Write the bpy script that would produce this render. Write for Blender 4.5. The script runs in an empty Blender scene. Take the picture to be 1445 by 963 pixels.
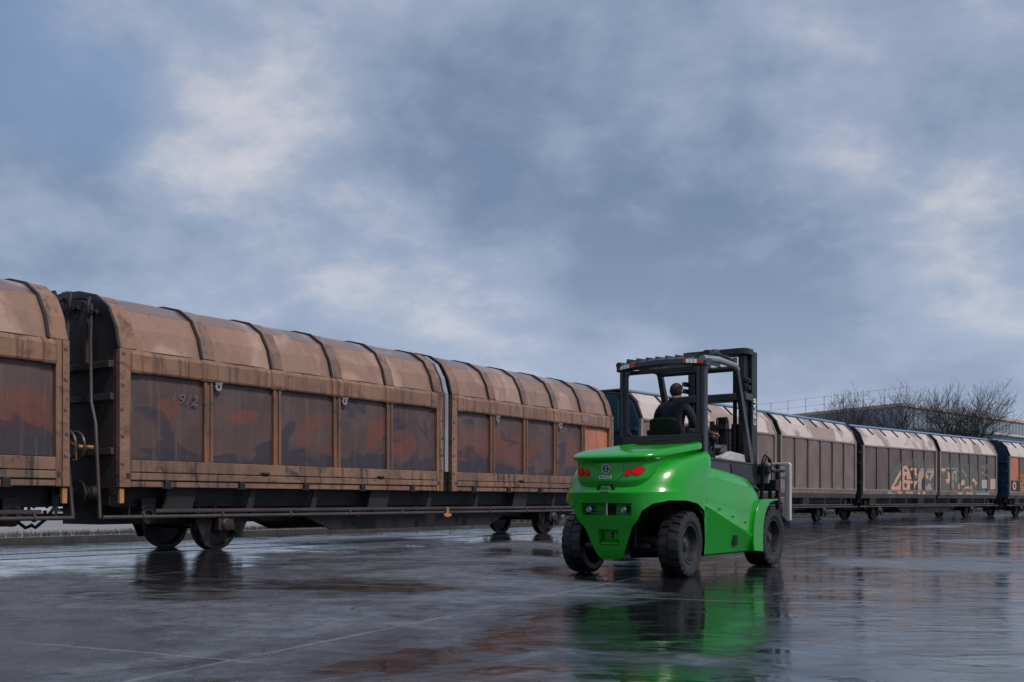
import bpy, bmesh, math, random
from mathutils import Vector, Matrix
from mathutils.bvhtree import BVHTree

random.seed(7)
S = bpy.context.scene
COL = S.collection
R = math.radians

# ----------------------------------------------------------------- materials
class NT:
    """small helper to write node graphs"""
    def __init__(self, tree):
        self.t = tree
    def n(self, kind, **kw):
        nd = self.t.nodes.new(kind)
        for k, v in kw.items():
            if k.startswith('i_'):
                key = k[2:]
                key = int(key) if key.isdigit() else key.replace('_', ' ')
                if hasattr(v, 'is_output'):
                    self.t.links.new(v, nd.inputs[key])
                else:
                    nd.inputs[key].default_value = v
            else:
                setattr(nd, k, v)
        return nd
    def math(self, op, a, b=0.0, c=None, clamp=False):
        nd = self.t.nodes.new('ShaderNodeMath'); nd.operation = op; nd.use_clamp = clamp
        for i, v in enumerate((a, b) if c is None else (a, b, c)):
            if hasattr(v, 'is_output'): self.t.links.new(v, nd.inputs[i])
            else: nd.inputs[i].default_value = v
        return nd.outputs[0]
    def ramp(self, x, lo, hi, smooth=True):
        nd = self.t.nodes.new('ShaderNodeMapRange')
        nd.interpolation_type = 'SMOOTHSTEP' if smooth else 'LINEAR'
        nd.clamp = True
        self.t.links.new(x, nd.inputs[0])
        nd.inputs[1].default_value = lo; nd.inputs[2].default_value = hi
        return nd.outputs[0]
    def mix(self, f, a, b):
        nd = self.t.nodes.new('ShaderNodeMix'); nd.data_type = 'RGBA'
        for key, v in ((0, f), (6, a), (7, b)):
            if hasattr(v, 'is_output'): self.t.links.new(v, nd.inputs[key])
            else:
                nd.inputs[key].default_value = v if key == 0 else (*v[:3], 1)
        return nd.outputs[2]
    def noise(self, vec, scale, detail=4, rough=.55, dist=0.0):
        nd = self.t.nodes.new('ShaderNodeTexNoise')
        self.t.links.new(vec, nd.inputs['Vector'])
        nd.inputs['Scale'].default_value = scale
        nd.inputs['Detail'].default_value = detail
        nd.inputs['Roughness'].default_value = rough
        nd.inputs['Distortion'].default_value = dist
        return nd.outputs[0]
    def mapping(self, vec, scale=(1, 1, 1), rot=(0, 0, 0), loc=(0, 0, 0)):
        nd = self.t.nodes.new('ShaderNodeMapping')
        self.t.links.new(vec, nd.inputs[0])
        nd.inputs['Scale'].default_value = scale
        nd.inputs['Rotation'].default_value = rot
        nd.inputs['Location'].default_value = loc
        return nd.outputs[0]

def newmat(name):
    m = bpy.data.materials.new(name); m.use_nodes = True
    g = NT(m.node_tree)
    b = m.node_tree.nodes['Principled BSDF']
    return m, g, b

def pos(g):
    return g.n('ShaderNodeNewGeometry').outputs['Position']

def link(g, a, b): g.t.links.new(a, b)

def weather(name, c1, c2, streak=None, scale=1.5, rough=.6, metal=0.0, bump=.15, samt=.6, coat=0.0, spec=.5, dirt=None):
    """two-tone paint with clouds, vertical run marks and grain"""
    m, g, b = newmat(name)
    p = pos(g)
    n1 = g.noise(p, scale, 6, .6, .3)
    n2 = g.noise(p, scale*9, 5, .65)
    f = g.ramp(g.math('ADD', g.math('MULTIPLY', n1, .75), g.math('MULTIPLY', n2, .25)), .38, .62)
    col = g.mix(f, c1, c2)
    if streak is not None:
        sv = g.mapping(p, (5.5, 5.5, .35))
        s = g.noise(sv, 1.3, 5, .65)
        sm = g.math('MULTIPLY', g.ramp(s, .50, .66), samt)
        col = g.mix(sm, col, streak)
    if dirt is not None:
        sv = g.mapping(p, (1, 1, 1.6))
        s = g.noise(sv, scale*2.3, 7, .7, .5)
        col = g.mix(g.math('MULTIPLY', g.ramp(s, .54, .66), .8), col, dirt)
    link(g, col, b.inputs['Base Color'])
    rr = g.math('ADD', g.math('MULTIPLY', n2, .3), rough-.15, clamp=True)
    link(g, rr, b.inputs['Roughness'])
    b.inputs['Metallic'].default_value = metal
    b.inputs['Coat Weight'].default_value = coat
    b.inputs['Specular IOR Level'].default_value = spec
    if bump:
        bn = g.n('ShaderNodeBump', i_Strength=bump, i_Distance=.02)
        link(g, g.noise(p, 14, 6, .6), bn.inputs['Height'])
        link(g, bn.outputs[0], b.inputs['Normal'])
    return m

M = {}
M['green'] = weather('green_paint', (.0008, .25, .004), (.001, .28, .005), None, .8, .34, 0, .0, coat=.6, spec=.35)
M['green'].node_tree.nodes['Principled BSDF'].inputs['Coat Roughness'].default_value = .13
M['black_metal'] = weather('black_metal', (.006, .0065, .008), (.011, .012, .015), None, 3, .4, 0, .05)
M['grey_frame'] = weather('grey_frame_paint', (.014, .016, .021), (.021, .024, .031), None, 2, .38, 0, .03, coat=.2)
M['plastic'] = weather('black_plastic', (.006, .006, .007), (.010, .010, .012), None, 5, .65, 0, .05, spec=.3)
M['rubber'] = weather('tyre_rubber', (.006, .006, .007), (.013, .0125, .0125), (.024, .021, .019), 5, .45, 0, .2, samt=.5)
M['rim'] = weather('rim_paint', (.010, .010, .012), (.018, .018, .02), None, 5, .38, 0, .05)
M['steel'] = weather('bare_steel', (.5, .5, .52), (.38, .38, .4), None, 8, .3, 1.0, .03)
M['pale_steel'] = weather('pale_grey_paint', (.45, .44, .45), (.36, .35, .36), (.2, .18, .17), 3, .5, 0, .05)
M['mid_grey'] = weather('mid_grey_paint', (.20, .21, .23), (.26, .27, .29), None, 3, .45, 0, .05)
M['red_lens'] = weather('red_lens', (.62, .002, .004), (.70, .003, .005), None, 20, .3, 0, 0, spec=.25)
M['red_tape'] = weather('red_tape', (.5, .02, .025), (.55, .025, .03), None, 20, .4, 0, 0)
M['white_tape'] = weather('white_tape', (.75, .74, .70), (.68, .67, .62), None, 20, .4, 0, 0)
M['badge'] = weather('badge_green', (.005, .045, .035), (.006, .06, .05), None, 20, .2, 0, 0)
M['letter'] = weather('pale_lettering', (.72, .74, .74), (.66, .68, .68), None, 9, .4, 0, 0)
M['letter_green'] = weather('pale_green_lettering', (.25, .62, .30), (.22, .58, .27), None, 9, .4, 0, 0)
M['screen'] = weather('dark_screen', (.01, .013, .018), (.014, .018, .024), None, 9, .12, 0, 0)
M['navy'] = weather('navy_cloth', (.006, .008, .017), (.012, .014, .027), None, 9, .9, 0, .3)
M['trousers'] = weather('dark_trousers', (.012, .012, .016), (.018, .018, .022), None, 9, .9, 0, .2)
M['skin'] = weather('skin', (.48, .27, .20), (.42, .22, .16), None, 9, .55, 0, 0)
M['hair'] = weather('dark_hair', (.010, .007, .006), (.022, .015, .012), (.03, .02, .016), 30, .6, 0, .5)
M['glove'] = weather('dark_glove', (.015, .015, .016), (.02, .02, .022), None, 9, .8, 0, .2)

# near (round roofed) wagons
M['tan'] = weather('tan_wagon_paint', (.25, .138, .089), (.175, .097, .066), (.072, .036, .026), 1.1, .38, 0, .2, .75, dirt=(.098, .055, .04))
M['tan_low'] = weather('tan_sill_paint', (.235, .130, .084), (.15, .086, .06), (.035, .027, .029), .9, .5, 0, .3, .95, dirt=(.024, .024, .036))
M['tan_post'] = weather('brown_post_paint', (.125, .072, .052), (.21, .088, .048), (.045, .032, .031), 1.3, .5, 0, .25, .8, dirt=(.045, .038, .040))
M['gasket'] = weather('dark_gasket', (.010, .008, .010), (.018, .014, .016), None, 3, .45, 0, .1)
M['dark_under'] = weather('dark_underframe', (.008, .0065, .0075), (.014, .011, .012), (.024, .017, .015), 2, .6, 0, .2, .4)
M['under_pipe'] = weather('brown_grey_pipe', (.060, .047, .049), (.040, .031, .034), (.075, .045, .03), 2, .45, 0, .1, .5)
M['wheel'] = weather('wheel_steel', (.018, .016, .017), (.03, .025, .026), (.05, .04, .035), 3, .5, .2, .1, .4)
M['end_wall'] = weather('brown_end_wall', (.020, .015, .017), (.034, .025, .025), (.05, .032, .023), 1.2, .55, 0, .1, .6)
M['blue_end'] = weather('blue_end_wall', (.006, .038, .068), (.010, .052, .088), (.005, .014, .022), 1.2, .5, 0, .1, .7)
M['blue_ridge'] = weather('blue_ridge_paint', (.13, .22, .36), (.17, .26, .40), (.05, .09, .15), 1, .4, 0, .05, .4)
M['hook'] = weather('ochre_hook', (.42, .20, .08), (.32, .15, .06), None, 6, .5, 0, .1)
M['blue_grey'] = weather('blue_grey_strip', (.20, .22, .27), (.27, .28, .32), (.13, .12, .13), 1.2, .45, 0, .1, .5)
M['chalk'] = weather('chalk', (.125, .10, .10), (.095, .075, .075), None, 20, .9, 0, 0)
M['salmon'] = weather('salmon_panel', (.46, .165, .098), (.38, .135, .085), (.24, .09, .065), 1.2, .5, 0, .1, .7)
M['seam_rust'] = weather('rust', (.20, .08, .03), (.13, .055, .03), None, 6, .7, 0, .2)

def tan_roof(name, lo, hi, z0, clean=(.46, .31, .24)):
    m, g, b = newmat(name)
    p = pos(g)
    sep = g.n('ShaderNodeSeparateXYZ'); link(g, p, sep.inputs[0])
    n1 = g.noise(p, .9, 5, .6, .6)
    n2 = g.noise(p, 9, 6, .65)
    z = g.math('ADD', sep.outputs[2], g.math('MULTIPLY', g.math('SUBTRACT', n1, .5), .05))
    f = g.ramp(z, z0-.015, z0+.015)
    col = g.mix(f, lo, hi)
    blot = g.ramp(g.noise(g.mapping(p, (1, 1, .45)), .75, 3, .5, .8), .50, .60)
    col = g.mix(g.math('MULTIPLY', blot, .5), col, clean)
    blot2 = g.ramp(g.noise(g.mapping(p, (1, 1, .4), loc=(5, 2, 1)), 1.1, 3, .5, .8), .53, .57)
    col = g.mix(g.math('MULTIPLY', blot2, .22), col, (.14, .08, .058))
    sv = g.mapping(p, (6, 6, .3)); s = g.noise(sv, 1.2, 5, .65)
    col = g.mix(g.math('MULTIPLY', g.ramp(s, .52, .75), .35), col, (.10, .06, .045))
    col = g.mix(g.math('MULTIPLY', g.ramp(n2, .45, .7), .25), col, (.16, .10, .07))
    link(g, col, b.inputs['Base Color'])
    link(g, g.math('ADD', g.math('MULTIPLY', g.noise(p, 3, 5), .3), .16), b.inputs['Roughness'])
    bn = g.n('ShaderNodeBump', i_Strength=.2, i_Distance=.03)
    link(g, g.noise(p, 2.2, 4, .5), bn.inputs['Height']); link(g, bn.outputs[0], b.inputs['Normal'])
    return m
M['tan_roof'] = tan_roof('tan_roof_sheet', (.255, .146, .100), (.145, .086, .070), 4.03)
for k_ in ('tan_roof',):
    b_ = M[k_].node_tree.nodes['Principled BSDF']; b_.inputs['Coat Weight'].default_value = .5; b_.inputs['Coat Roughness'].default_value = .22
M['tan_band'] = weather('brown_roof_band', (.20, .115, .080), (.15, .088, .065), (.07, .042, .033), 1.3, .3, 0, .15, .7, coat=.4, dirt=(.12, .072, .056))

def pale_roof(name):
    m, g, b = newmat(name)
    p = pos(g)
    n2 = g.noise(p, 9, 6, .65)
    patch = g.ramp(g.noise(g.mapping(p, (1, 1, .6), loc=(3, 1, 0)), .85, 2, .5, .5), .53, .60)
    col = g.mix(patch, (.50, .43, .40), (.29, .215, .185))
    sv = g.mapping(p, (2.2, 2.2, .12)); s = g.noise(sv, 1.2, 5, .65)
    col = g.mix(g.math('MULTIPLY', g.ramp(s, .48, .68), .55), col, (.33, .27, .25))
    col = g.mix(g.math('MULTIPLY', g.ramp(n2, .5, .7), .3), col, (.2, .15, .13))
    link(g, col, b.inputs['Base Color'])
    link(g, g.math('ADD', g.math('MULTIPLY', n2, .3), .25), b.inputs['Roughness'])
    return m
M['pale_roof'] = pale_roof('pale_roof_sheet')
M['pale_frame'] = weather('pale_brown_frame', (.26, .20, .175), (.20, .15, .135), (.12, .09, .085), 1.5, .5, 0, .1, .5)
M['sill_grey'] = weather('grey_brown_sill', (.15, .125, .115), (.11, .09, .085), (.05, .045, .047), 1.2, .6, 0, .1, .6)

def panel_mat(name, base, base2, red=True, paint_hi=2.75, red_amt=.52):
    m, g, b = newmat(name)
    p = pos(g)
    sep = g.n('ShaderNodeSeparateXYZ'); link(g, p, sep.inputs[0]); z = sep.outputs[2]
    n1 = g.noise(p, 1.1, 6, .6, .4); n2 = g.noise(p, 12, 6, .7)
    col = g.mix(g.ramp(n1, .35, .65), base, base2)
    col = g.mix(g.math('MULTIPLY', g.ramp(n2, .5, .72), .35), col, (.03, .022, .025))
    if red:
        nr = g.noise(g.mapping(p, (1, 1, 1.0), loc=(2.2, 7.1, .4)), .55, 2, .5, .9)
        zr = g.math('MULTIPLY', g.ramp(z, 1.75, 2.0), g.math('SUBTRACT', 1.0, g.ramp(z, paint_hi-.25, paint_hi)))
        fr = g.math('MULTIPLY', g.ramp(g.math('ADD', nr, g.math('MULTIPLY', zr, .11)), .56, .59), red_amt)
        soft = g.math('MULTIPLY', g.ramp(g.noise(p, 2.2, 5, .7), .25, .6), g.ramp(g.noise(g.mapping(p, (1, 1, .45)), 9, 8, .75), .36, .50))
        fr = g.math('MULTIPLY', g.math('MULTIPLY', fr, soft), zr)
        col = g.mix(fr, col, (.20, .046, .022))
        nb = g.noise(g.mapping(p, (1, 1, 1.4), loc=(9, 3, 1)), .7, 3, .5, .8)
        zb = g.math('SUBTRACT', 1.0, g.ramp(z, 1.6, 2.15))
        fb = g.ramp(g.math('ADD', nb, g.math('MULTIPLY', zb, .22)), .61, .65)
        col = g.mix(g.math('MULTIPLY', fb, .65), col, (.018, .024, .04))
    sv = g.mapping(p, (9, 9, .5)); s = g.noise(sv, 1.2, 5, .65)
    col = g.mix(g.math('MULTIPLY', g.ramp(s, .52, .72), .55), col, (.14, .098, .090))
    scr = g.noise(g.mapping(p, (.6, .6, 14)), 2.3, 3, .5)
    col = g.mix(g.math('MULTIPLY', g.ramp(scr, .68, .72), .25), col, (.25, .13, .08))
    link(g, col, b.inputs['Base Color'])
    link(g, g.math('ADD', g.math('MULTIPLY', n2, .3), .32), b.inputs['Roughness'])
    bn = g.n('ShaderNodeBump', i_Strength=.35, i_Distance=.05)
    link(g, g.noise(p, 1.6, 4, .5), bn.inputs['Height']); link(g, bn.outputs[0], b.inputs['Normal'])
    return m
M['panel_mauve'] = panel_mat('mauve_brown_panel', (.098, .060, .056), (.066, .041, .041))
M['panel_far'] = panel_mat('grey_brown_panel', (.185, .135, .122), (.135, .097, .09), False)
M['panel_far_dark'] = panel_mat('dark_grey_brown_panel', (.125, .090, .087), (.092, .065, .066), False)
M['graf_orange'] = weather('orange_spray_paint', (.56, .33, .25), (.52, .27, .185), (.38, .24, .20), 2, .6, 0, 0, .4)
M['graf_grey'] = weather('grey_green_spray_paint', (.085, .088, .080), (.115, .115, .105), (.06, .06, .06), 1.6, .7, 0, 0, .5)
M['graf_pale'] = weather('pale_spray_paint', (.38, .36, .40), (.30, .29, .31), None, 3, .7, 0, 0)
M['graf_mid'] = weather('mid_grey_spray_paint', (.34, .29, .285), (.27, .24, .235), None, 3, .7, 0, 0)
M['graf_dark'] = weather('dark_spray_paint', (.03, .03, .036), (.045, .04, .045), None, 3, .7, 0, 0)
M['label_white'] = weather('white_stencil_plate', (.42, .42, .40), (.36, .36, .35), (.2, .2, .2), 6, .6, 0, 0, .6)
M['ochre_panel'] = weather('ochre_panel', (.36, .17, .06), (.28, .12, .05), (.18, .09, .05), 2, .6, 0, 0, .6)

# setting
M['warehouse'] = weather('blue_grey_cladding', (.20, .25, .30), (.23, .28, .33), (.17, .215, .26), .09, .55, 0, .0, .35)
M['warehouse_side'] = M['warehouse']
M['trim'] = weather('tan_parapet_trim', (.44, .36, .26), (.38, .31, .23), None, .6, .5, 0, 0)
M['rail_white'] = weather('pale_railing', (.62, .62, .6), (.55, .55, .54), None, 2, .4, .2, 0)
M['low_roof'] = weather('pale_low_roof', (.42, .41, .43), (.34, .33, .36), (.25, .24, .26), .5, .35, 0, 0, .5)
M['bark'] = weather('dark_bark', (.018, .016, .018), (.030, .026, .027), None, 2, .9, 0, .0)
M['kerb'] = weather('wet_kerb_concrete', (.075, .075, .08), (.10, .10, .104), (.04, .04, .045), 1.2, .4, 0, .2, .6)
M['kerb_top'] = weather('pale_verge', (.18, .17, .18), (.23, .215, .225), None, .5, .65, 0, .1, dirt=(.11, .105, .105))
M['grass'] = weather('grey_green_grass', (.035, .05, .042), (.07, .085, .068), None, 3, .8, 0, 0)
M['rail_steel'] = weather('rail_steel', (.16, .14, .13), (.10, .085, .08), None, 4, .35, .7, .05)

def asphalt():
    m, g, b = newmat('wet_concrete_yard')
    p = pos(g)
    sep = g.n('ShaderNodeSeparateXYZ'); link(g, p, sep.inputs[0])
    x, y = sep.outputs[0], sep.outputs[1]
    fine = g.noise(p, 24, 8, .7); mid = g.noise(p, 2.6, 6, .65, .4)
    big = g.noise(g.mapping(p, (1, 1, 1), loc=(3.7, 1.9, 0)), .22, 5, .58, .5)
    bias = g.math('ADD', g.math('MULTIPLY', g.ramp(x, -1.0, 4.5), .105), g.math('MULTIPLY', g.math('MULTIPLY', g.math('SUBTRACT', 1.0, g.ramp(y, 7.0, 10.5)), g.ramp(x, -2.2, -.6)), .03))
    bias = g.math('ADD', bias, g.math('MULTIPLY', g.math('MULTIPLY', g.math('SUBTRACT', 1.0, g.ramp(y, 6.2, 7.6)), g.ramp(x, -1.4, -.1)), .12))
    bias = g.math('ADD', bias, g.math('MULTIPLY', g.math('MULTIPLY', g.ramp(y, 11.5, 13.5), g.math('SUBTRACT', 1.0, g.ramp(x, -5.0, -2.5))), .12))
    bias = g.math('SUBTRACT', bias, g.math('MULTIPLY', g.ramp(fine, .58, .72), .05))
    w = g.math('ADD', g.math('ADD', big, bias), g.math('MULTIPLY', g.math('SUBTRACT', g.noise(p, 1.7, 7, .7, .5), .5), .20))
    mid0 = g.noise(p, .9, 7, .68, .6)
    wet = g.ramp(w, .495, .545)
    damp = g.ramp(g.math('ADD', w, g.math('MULTIPLY', g.math('SUBTRACT', mid0, .5), .25)), .41, .53)
    base = g.mix(g.ramp(mid, .35, .65), (.042, .049, .063), (.105, .118, .145))
    base = g.mix(g.math('MULTIPLY', g.ramp(fine, .5, .7), .5), base, (.13, .14, .16))
    grit = g.noise(p, 70, 3, .6)
    base = g.mix(g.math('MULTIPLY', g.ramp(grit, .62, .70), .4), base, (.20, .21, .23))
    # hairline cracks and small damp blotches
    vo = g.n('ShaderNodeTexVoronoi', feature='DISTANCE_TO_EDGE', i_Scale=.42)
    dv = g.n('ShaderNodeVectorMath', operation='ADD'); link(g, p, dv.inputs[0])
    nz = g.n('ShaderNodeTexNoise', i_Scale=.9, i_Detail=6.0); link(g, p, nz.inputs['Vector']); link(g, nz.outputs[1], dv.inputs[1]); link(g, dv.outputs[0], vo.inputs['Vector'])
    crack = g.math('MULTIPLY', g.math('SUBTRACT', 1.0, g.ramp(vo.outputs['Distance'], .002, .008)), g.ramp(g.noise(p, .45, 3), .48, .58))
    spot = g.ramp(g.noise(p, 7.5, 6, .7, .4), .50, .60)
    base = g.mix(g.math('MULTIPLY', spot, .45), base, (.030, .034, .044))
    base = g.mix(g.math('MULTIPLY', crack, .8), base, (.012, .012, .014))
    # slab joints
    v = g.mapping(p, (1, 1, 1), rot=(0, 0, R(26)))
    s2 = g.n('ShaderNodeSeparateXYZ'); link(g, v, s2.inputs[0])
    wob = g.math('MULTIPLY', g.math('SUBTRACT', g.noise(p, 1.3, 4), .5), .10)
    def line(c, period, off, wd):
        q = g.math('ADD', g.math('ADD', c, off), wob)
        fr = g.math('ABSOLUTE', g.math('SUBTRACT', g.math('FRACT', g.math('DIVIDE', q, period)), .5))
        return g.math('SUBTRACT', 1.0, g.ramp(fr, wd/period, 2.2*wd/period))
    j = g.math('MAXIMUM', line(s2.outputs[0], 5.5, 1.2, .012), line(s2.outputs[1], 4.6, 2.4, .012))
    jb = g.math('MULTIPLY', j, g.ramp(g.noise(p, .6, 4), .40, .54))
    col = g.mix(damp, base, g.mix(.55, base, (.016, .020, .030)))
    col = g.mix(wet, col, (.010, .011, .015))
    col = g.mix(g.math('MULTIPLY', jb, .45), col, (.20, .205, .22))
    link(g, col, b.inputs['Base Color'])
    rdry = g.math('SUBTRACT', g.math('ADD', .34, g.math('MULTIPLY', fine, .22)), g.math('MULTIPLY', spot, .16))
    rdamp = g.math('ADD', .09, g.math('MULTIPLY', mid, .17))
    mx = g.n('ShaderNodeMix'); link(g, damp, mx.inputs[0]); link(g, rdry, mx.inputs[2]); link(g, rdamp, mx.inputs[3])
    mx2 = g.n('ShaderNodeMix'); link(g, wet, mx2.inputs[0]); link(g, mx.outputs[0], mx2.inputs[2]); link(g, g.math('ADD', .055, g.math('MULTIPLY', g.ramp(g.noise(g.mapping(p, (.8, 1.3, 1)), 1.6, 7, .7), .40, .62), .16)), mx2.inputs[3])
    rr = g.math('ADD', mx2.outputs[0], g.math('MULTIPLY', jb, .15))
    link(g, rr, b.inputs['Roughness'])
    b.inputs['IOR'].default_value = 1.52
    h1 = g.math('MULTIPLY', g.math('MULTIPLY', fine, g.math('SUBTRACT', 1.0, wet)), .010)
    rip1 = g.math('MULTIPLY', g.noise(g.mapping(p, (1.0, 4.5, 1), rot=(0, 0, R(8))), 1.5, 4, .6), .0042)
    rip2 = g.math('MULTIPLY', g.noise(p, 2.6, 3, .5), .004)
    rip = g.math('MULTIPLY', g.math('ADD', rip1, rip2), g.math('ADD', .15, g.math('MULTIPLY', g.ramp(g.noise(p, .5, 4, .6), .40, .58), .95)))
    rip = g.math('MULTIPLY', rip, g.math('ADD', 1.0, g.math('MULTIPLY', g.math('SUBTRACT', 1.0, g.ramp(y, 6.5, 10.0)), .2)))
    h1 = g.math('SUBTRACT', h1, g.math('MULTIPLY', crack, .004))
    h = g.math('ADD', g.math('ADD', h1, rip), g.math('MULTIPLY', jb, -.004))
    b.inputs['Specular IOR Level'].default_value = .8
    bn = g.n('ShaderNodeBump', i_Strength=1.0, i_Distance=1.0); link(g, h, bn.inputs['Height'])
    link(g, bn.outputs[0], b.inputs['Normal'])
    return m
M['yard'] = asphalt()

# ----------------------------------------------------------------- mesh tools
class MB:
    def __init__(self):
        self.b = bmesh.new(); self.mi = 0
    def _f(self, vs, mi=None):
        try:
            f = self.b.faces.new(vs); f.material_index = self.mi if mi is None else mi
            return f
        except ValueError:
            return None
    def box(self, x0, x1, y0, y1, z0, z1, mat=None):
        v = [self.b.verts.new(Vector(c)) for c in
             [(x0,y0,z0),(x1,y0,z0),(x1,y1,z0),(x0,y1,z0),(x0,y0,z1),(x1,y0,z1),(x1,y1,z1),(x0,y1,z1)]]
        if mat is not None:
            for q in v: q.co = mat @ q.co
        for a in [(0,3,2,1),(4,5,6,7),(0,1,5,4),(1,2,6,5),(2,3,7,6),(3,0,4,7)]:
            self._f([v[i] for i in a])
        return self
    def prism(self, poly, axis, a, b):
        """poly: 2D points; axis 'x','y','z' extrude axis from a to b"""
        def P(p, t):
            return {'x': (t, p[0], p[1]), 'y': (p[0], t, p[1]), 'z': (p[0], p[1], t)}[axis]
        A = [self.b.verts.new(P(p, a)) for p in poly]; B = [self.b.verts.new(P(p, b)) for p in poly]
        n = len(poly)
        self._f(A[::-1]); self._f(B)
        for i in range(n): self._f([A[i], A[(i+1) % n], B[(i+1) % n], B[i]])
        return self
    def loft(self, secs, closed=True, caps=True):
        rows = [[self.b.verts.new(Vector(p)) for p in s] for s in secs]
        n = len(rows[0])
        for i in range(len(rows)-1):
            for j in range(n if closed else n-1):
                k = (j+1) % n
                self._f([rows[i][j], rows[i][k], rows[i+1][k], rows[i+1][j]])
        if caps:
            self._f(rows[0][::-1]); self._f(rows[-1])
        return rows
    def tube(self, pts, r, n=8, caps=True):
        pts = [Vector(p) for p in pts]
        if not hasattr(r, '__len__'): r = [r]*len(pts)
        secs = []; up = None
        for i, p in enumerate(pts):
            d = (pts[min(i+1, len(pts)-1)] - pts[max(i-1, 0)]).normalized()
            if up is None:
                up = Vector((0, 0, 1)) if abs(d.z) < .9 else Vector((1, 0, 0))
            s = d.cross(up).normalized(); u2 = s.cross(d).normalized(); up = u2
            secs.append([p + (s*math.cos(2*math.pi*k/n) + u2*math.sin(2*math.pi*k/n))*r[i] for k in range(n)])
        self.loft(secs, True, caps); return self
    def lathe(self, prof, n=40, mat=None):
        """profile of (radius, y) turned round the Y axis"""
        rows = []
        for k in range(n):
            a = 2*math.pi*k/n
            row = []
            for r, y in prof:
                c = Vector((r*math.cos(a), y, r*math.sin(a)))
                row.append(self.b.verts.new(mat @ c if mat is not None else c))
            rows.append(row)
        for k in range(n):
            A, B = rows[k], rows[(k+1) % n]
            for j in range(len(prof)-1): self._f([A[j], B[j], B[j+1], A[j+1]])
        return self
    def quad(self, *p):
        self._f([self.b.verts.new(Vector(q)) for q in p]); return self
    def build(self, name, mat, parent=None, smooth=35, bevel=0, seg=2, sub=0, doubles=False):
        if doubles: bmesh.ops.remove_doubles(self.b, verts=self.b.verts, dist=1e-4)
        bmesh.ops.recalc_face_normals(self.b, faces=self.b.faces)
        me = bpy.data.meshes.new(name); self.b.to_mesh(me); self.b.free()
        for mm in (mat if isinstance(mat, (list, tuple)) else [mat]): me.materials.append(M[mm] if isinstance(mm, str) else mm)
        o = bpy.data.objects.new(name, me); COL.objects.link(o)
        if parent is not None: o.parent = parent
        if smooth:
            for f in me.polygons: f.use_smooth = True
            me.set_sharp_from_angle(angle=R(smooth))
        if sub:
            md = o.modifiers.new('sub', 'SUBSURF'); md.levels = sub; md.render_levels = sub
        if bevel:
            md = o.modifiers.new('bevel', 'BEVEL'); md.width = bevel; md.segments = seg
            md.limit_method = 'ANGLE'; md.angle_limit = R(32)
        return o

def tag(o, label=None, cat=None, group=None, kind=None):
    for k, v in (('label', label), ('category', cat), ('group', group), ('kind', kind)):
        if v: o[k] = v
    return o
def empty(name, loc, rz=0):
    o = bpy.data.objects.new(name, None); COL.objects.link(o)
    o.location = loc; o.rotation_euler = (0, 0, rz); o.empty_display_size = .3
    return o
def freeze(o):
    """replace an object's mesh by its evaluated one (modifiers applied)"""
    dg = bpy.context.evaluated_depsgraph_get()
    dg.update()
    me = bpy.data.meshes.new_from_object(o.evaluated_get(dg))
    o.modifiers.clear(); o.data = me
    return o
def text_mesh(name, s, size, mat, parent, mtx, depth=.002, shear=0, space=1.0):
    cu = bpy.data.curves.new(name, 'FONT'); cu.body = s; cu.size = size
    cu.align_x = 'CENTER'; cu.align_y = 'CENTER'; cu.extrude = depth; cu.shear = shear; cu.space_character = space
    cu.offset = size*.012
    t = bpy.data.objects.new(name, cu); COL.objects.link(t)
    dg = bpy.context.evaluated_depsgraph_get(); dg.update()
    me = bpy.data.meshes.new_from_object(t.evaluated_get(dg)); me.name = name
    bpy.data.objects.remove(t)
    me.materials.clear(); me.materials.append(M[mat])
    o = bpy.data.objects.new(name, me); COL.objects.link(o); o.parent = parent
    o.matrix_local = mtx
    return o
def frame(o, xa, ya):
    """4x4 with x axis xa, y axis ya, origin o"""
    xa = Vector(xa).normalized(); ya = Vector(ya).normalized(); za = xa.cross(ya)
    m = Matrix.Identity(4)
    for i in range(3):
        m[i][0] = xa[i]; m[i][1] = ya[i]; m[i][2] = za[i]; m[i][3] = o[i]
    return m

# ----------------------------------------------------------------- freight wagons
ROUND = [(-1.45, 3.35), (-1.355, 3.70), (-1.17, 4.02), (-.86, 4.22), (-.45, 4.315), (0, 4.34)]
FACET = [(-1.45, 3.43), (-1.25, 3.93), (-.93, 4.25), (0, 4.36)]
def full(prof): return prof + [(-y, z) for y, z in prof[-2::-1]]
def offset(prof, d):
    out = []
    for i, (y, z) in enumerate(prof):
        a = prof[max(i-1, 0)]; b = prof[min(i+1, len(prof)-1)]
        t = Vector((b[0]-a[0], b[1]-a[1])).normalized()
        out.append((y - t.y*d, z + t.x*d))
    return out
def strip(mb, prof, x0, x1, lo, hi):
    A = offset(prof, lo); B = offset(prof, hi)
    loop = B + A[::-1]
    mb.loft([[(x0, y, z) for y, z in loop], [(x1, y, z) for y, z in loop]])

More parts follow.
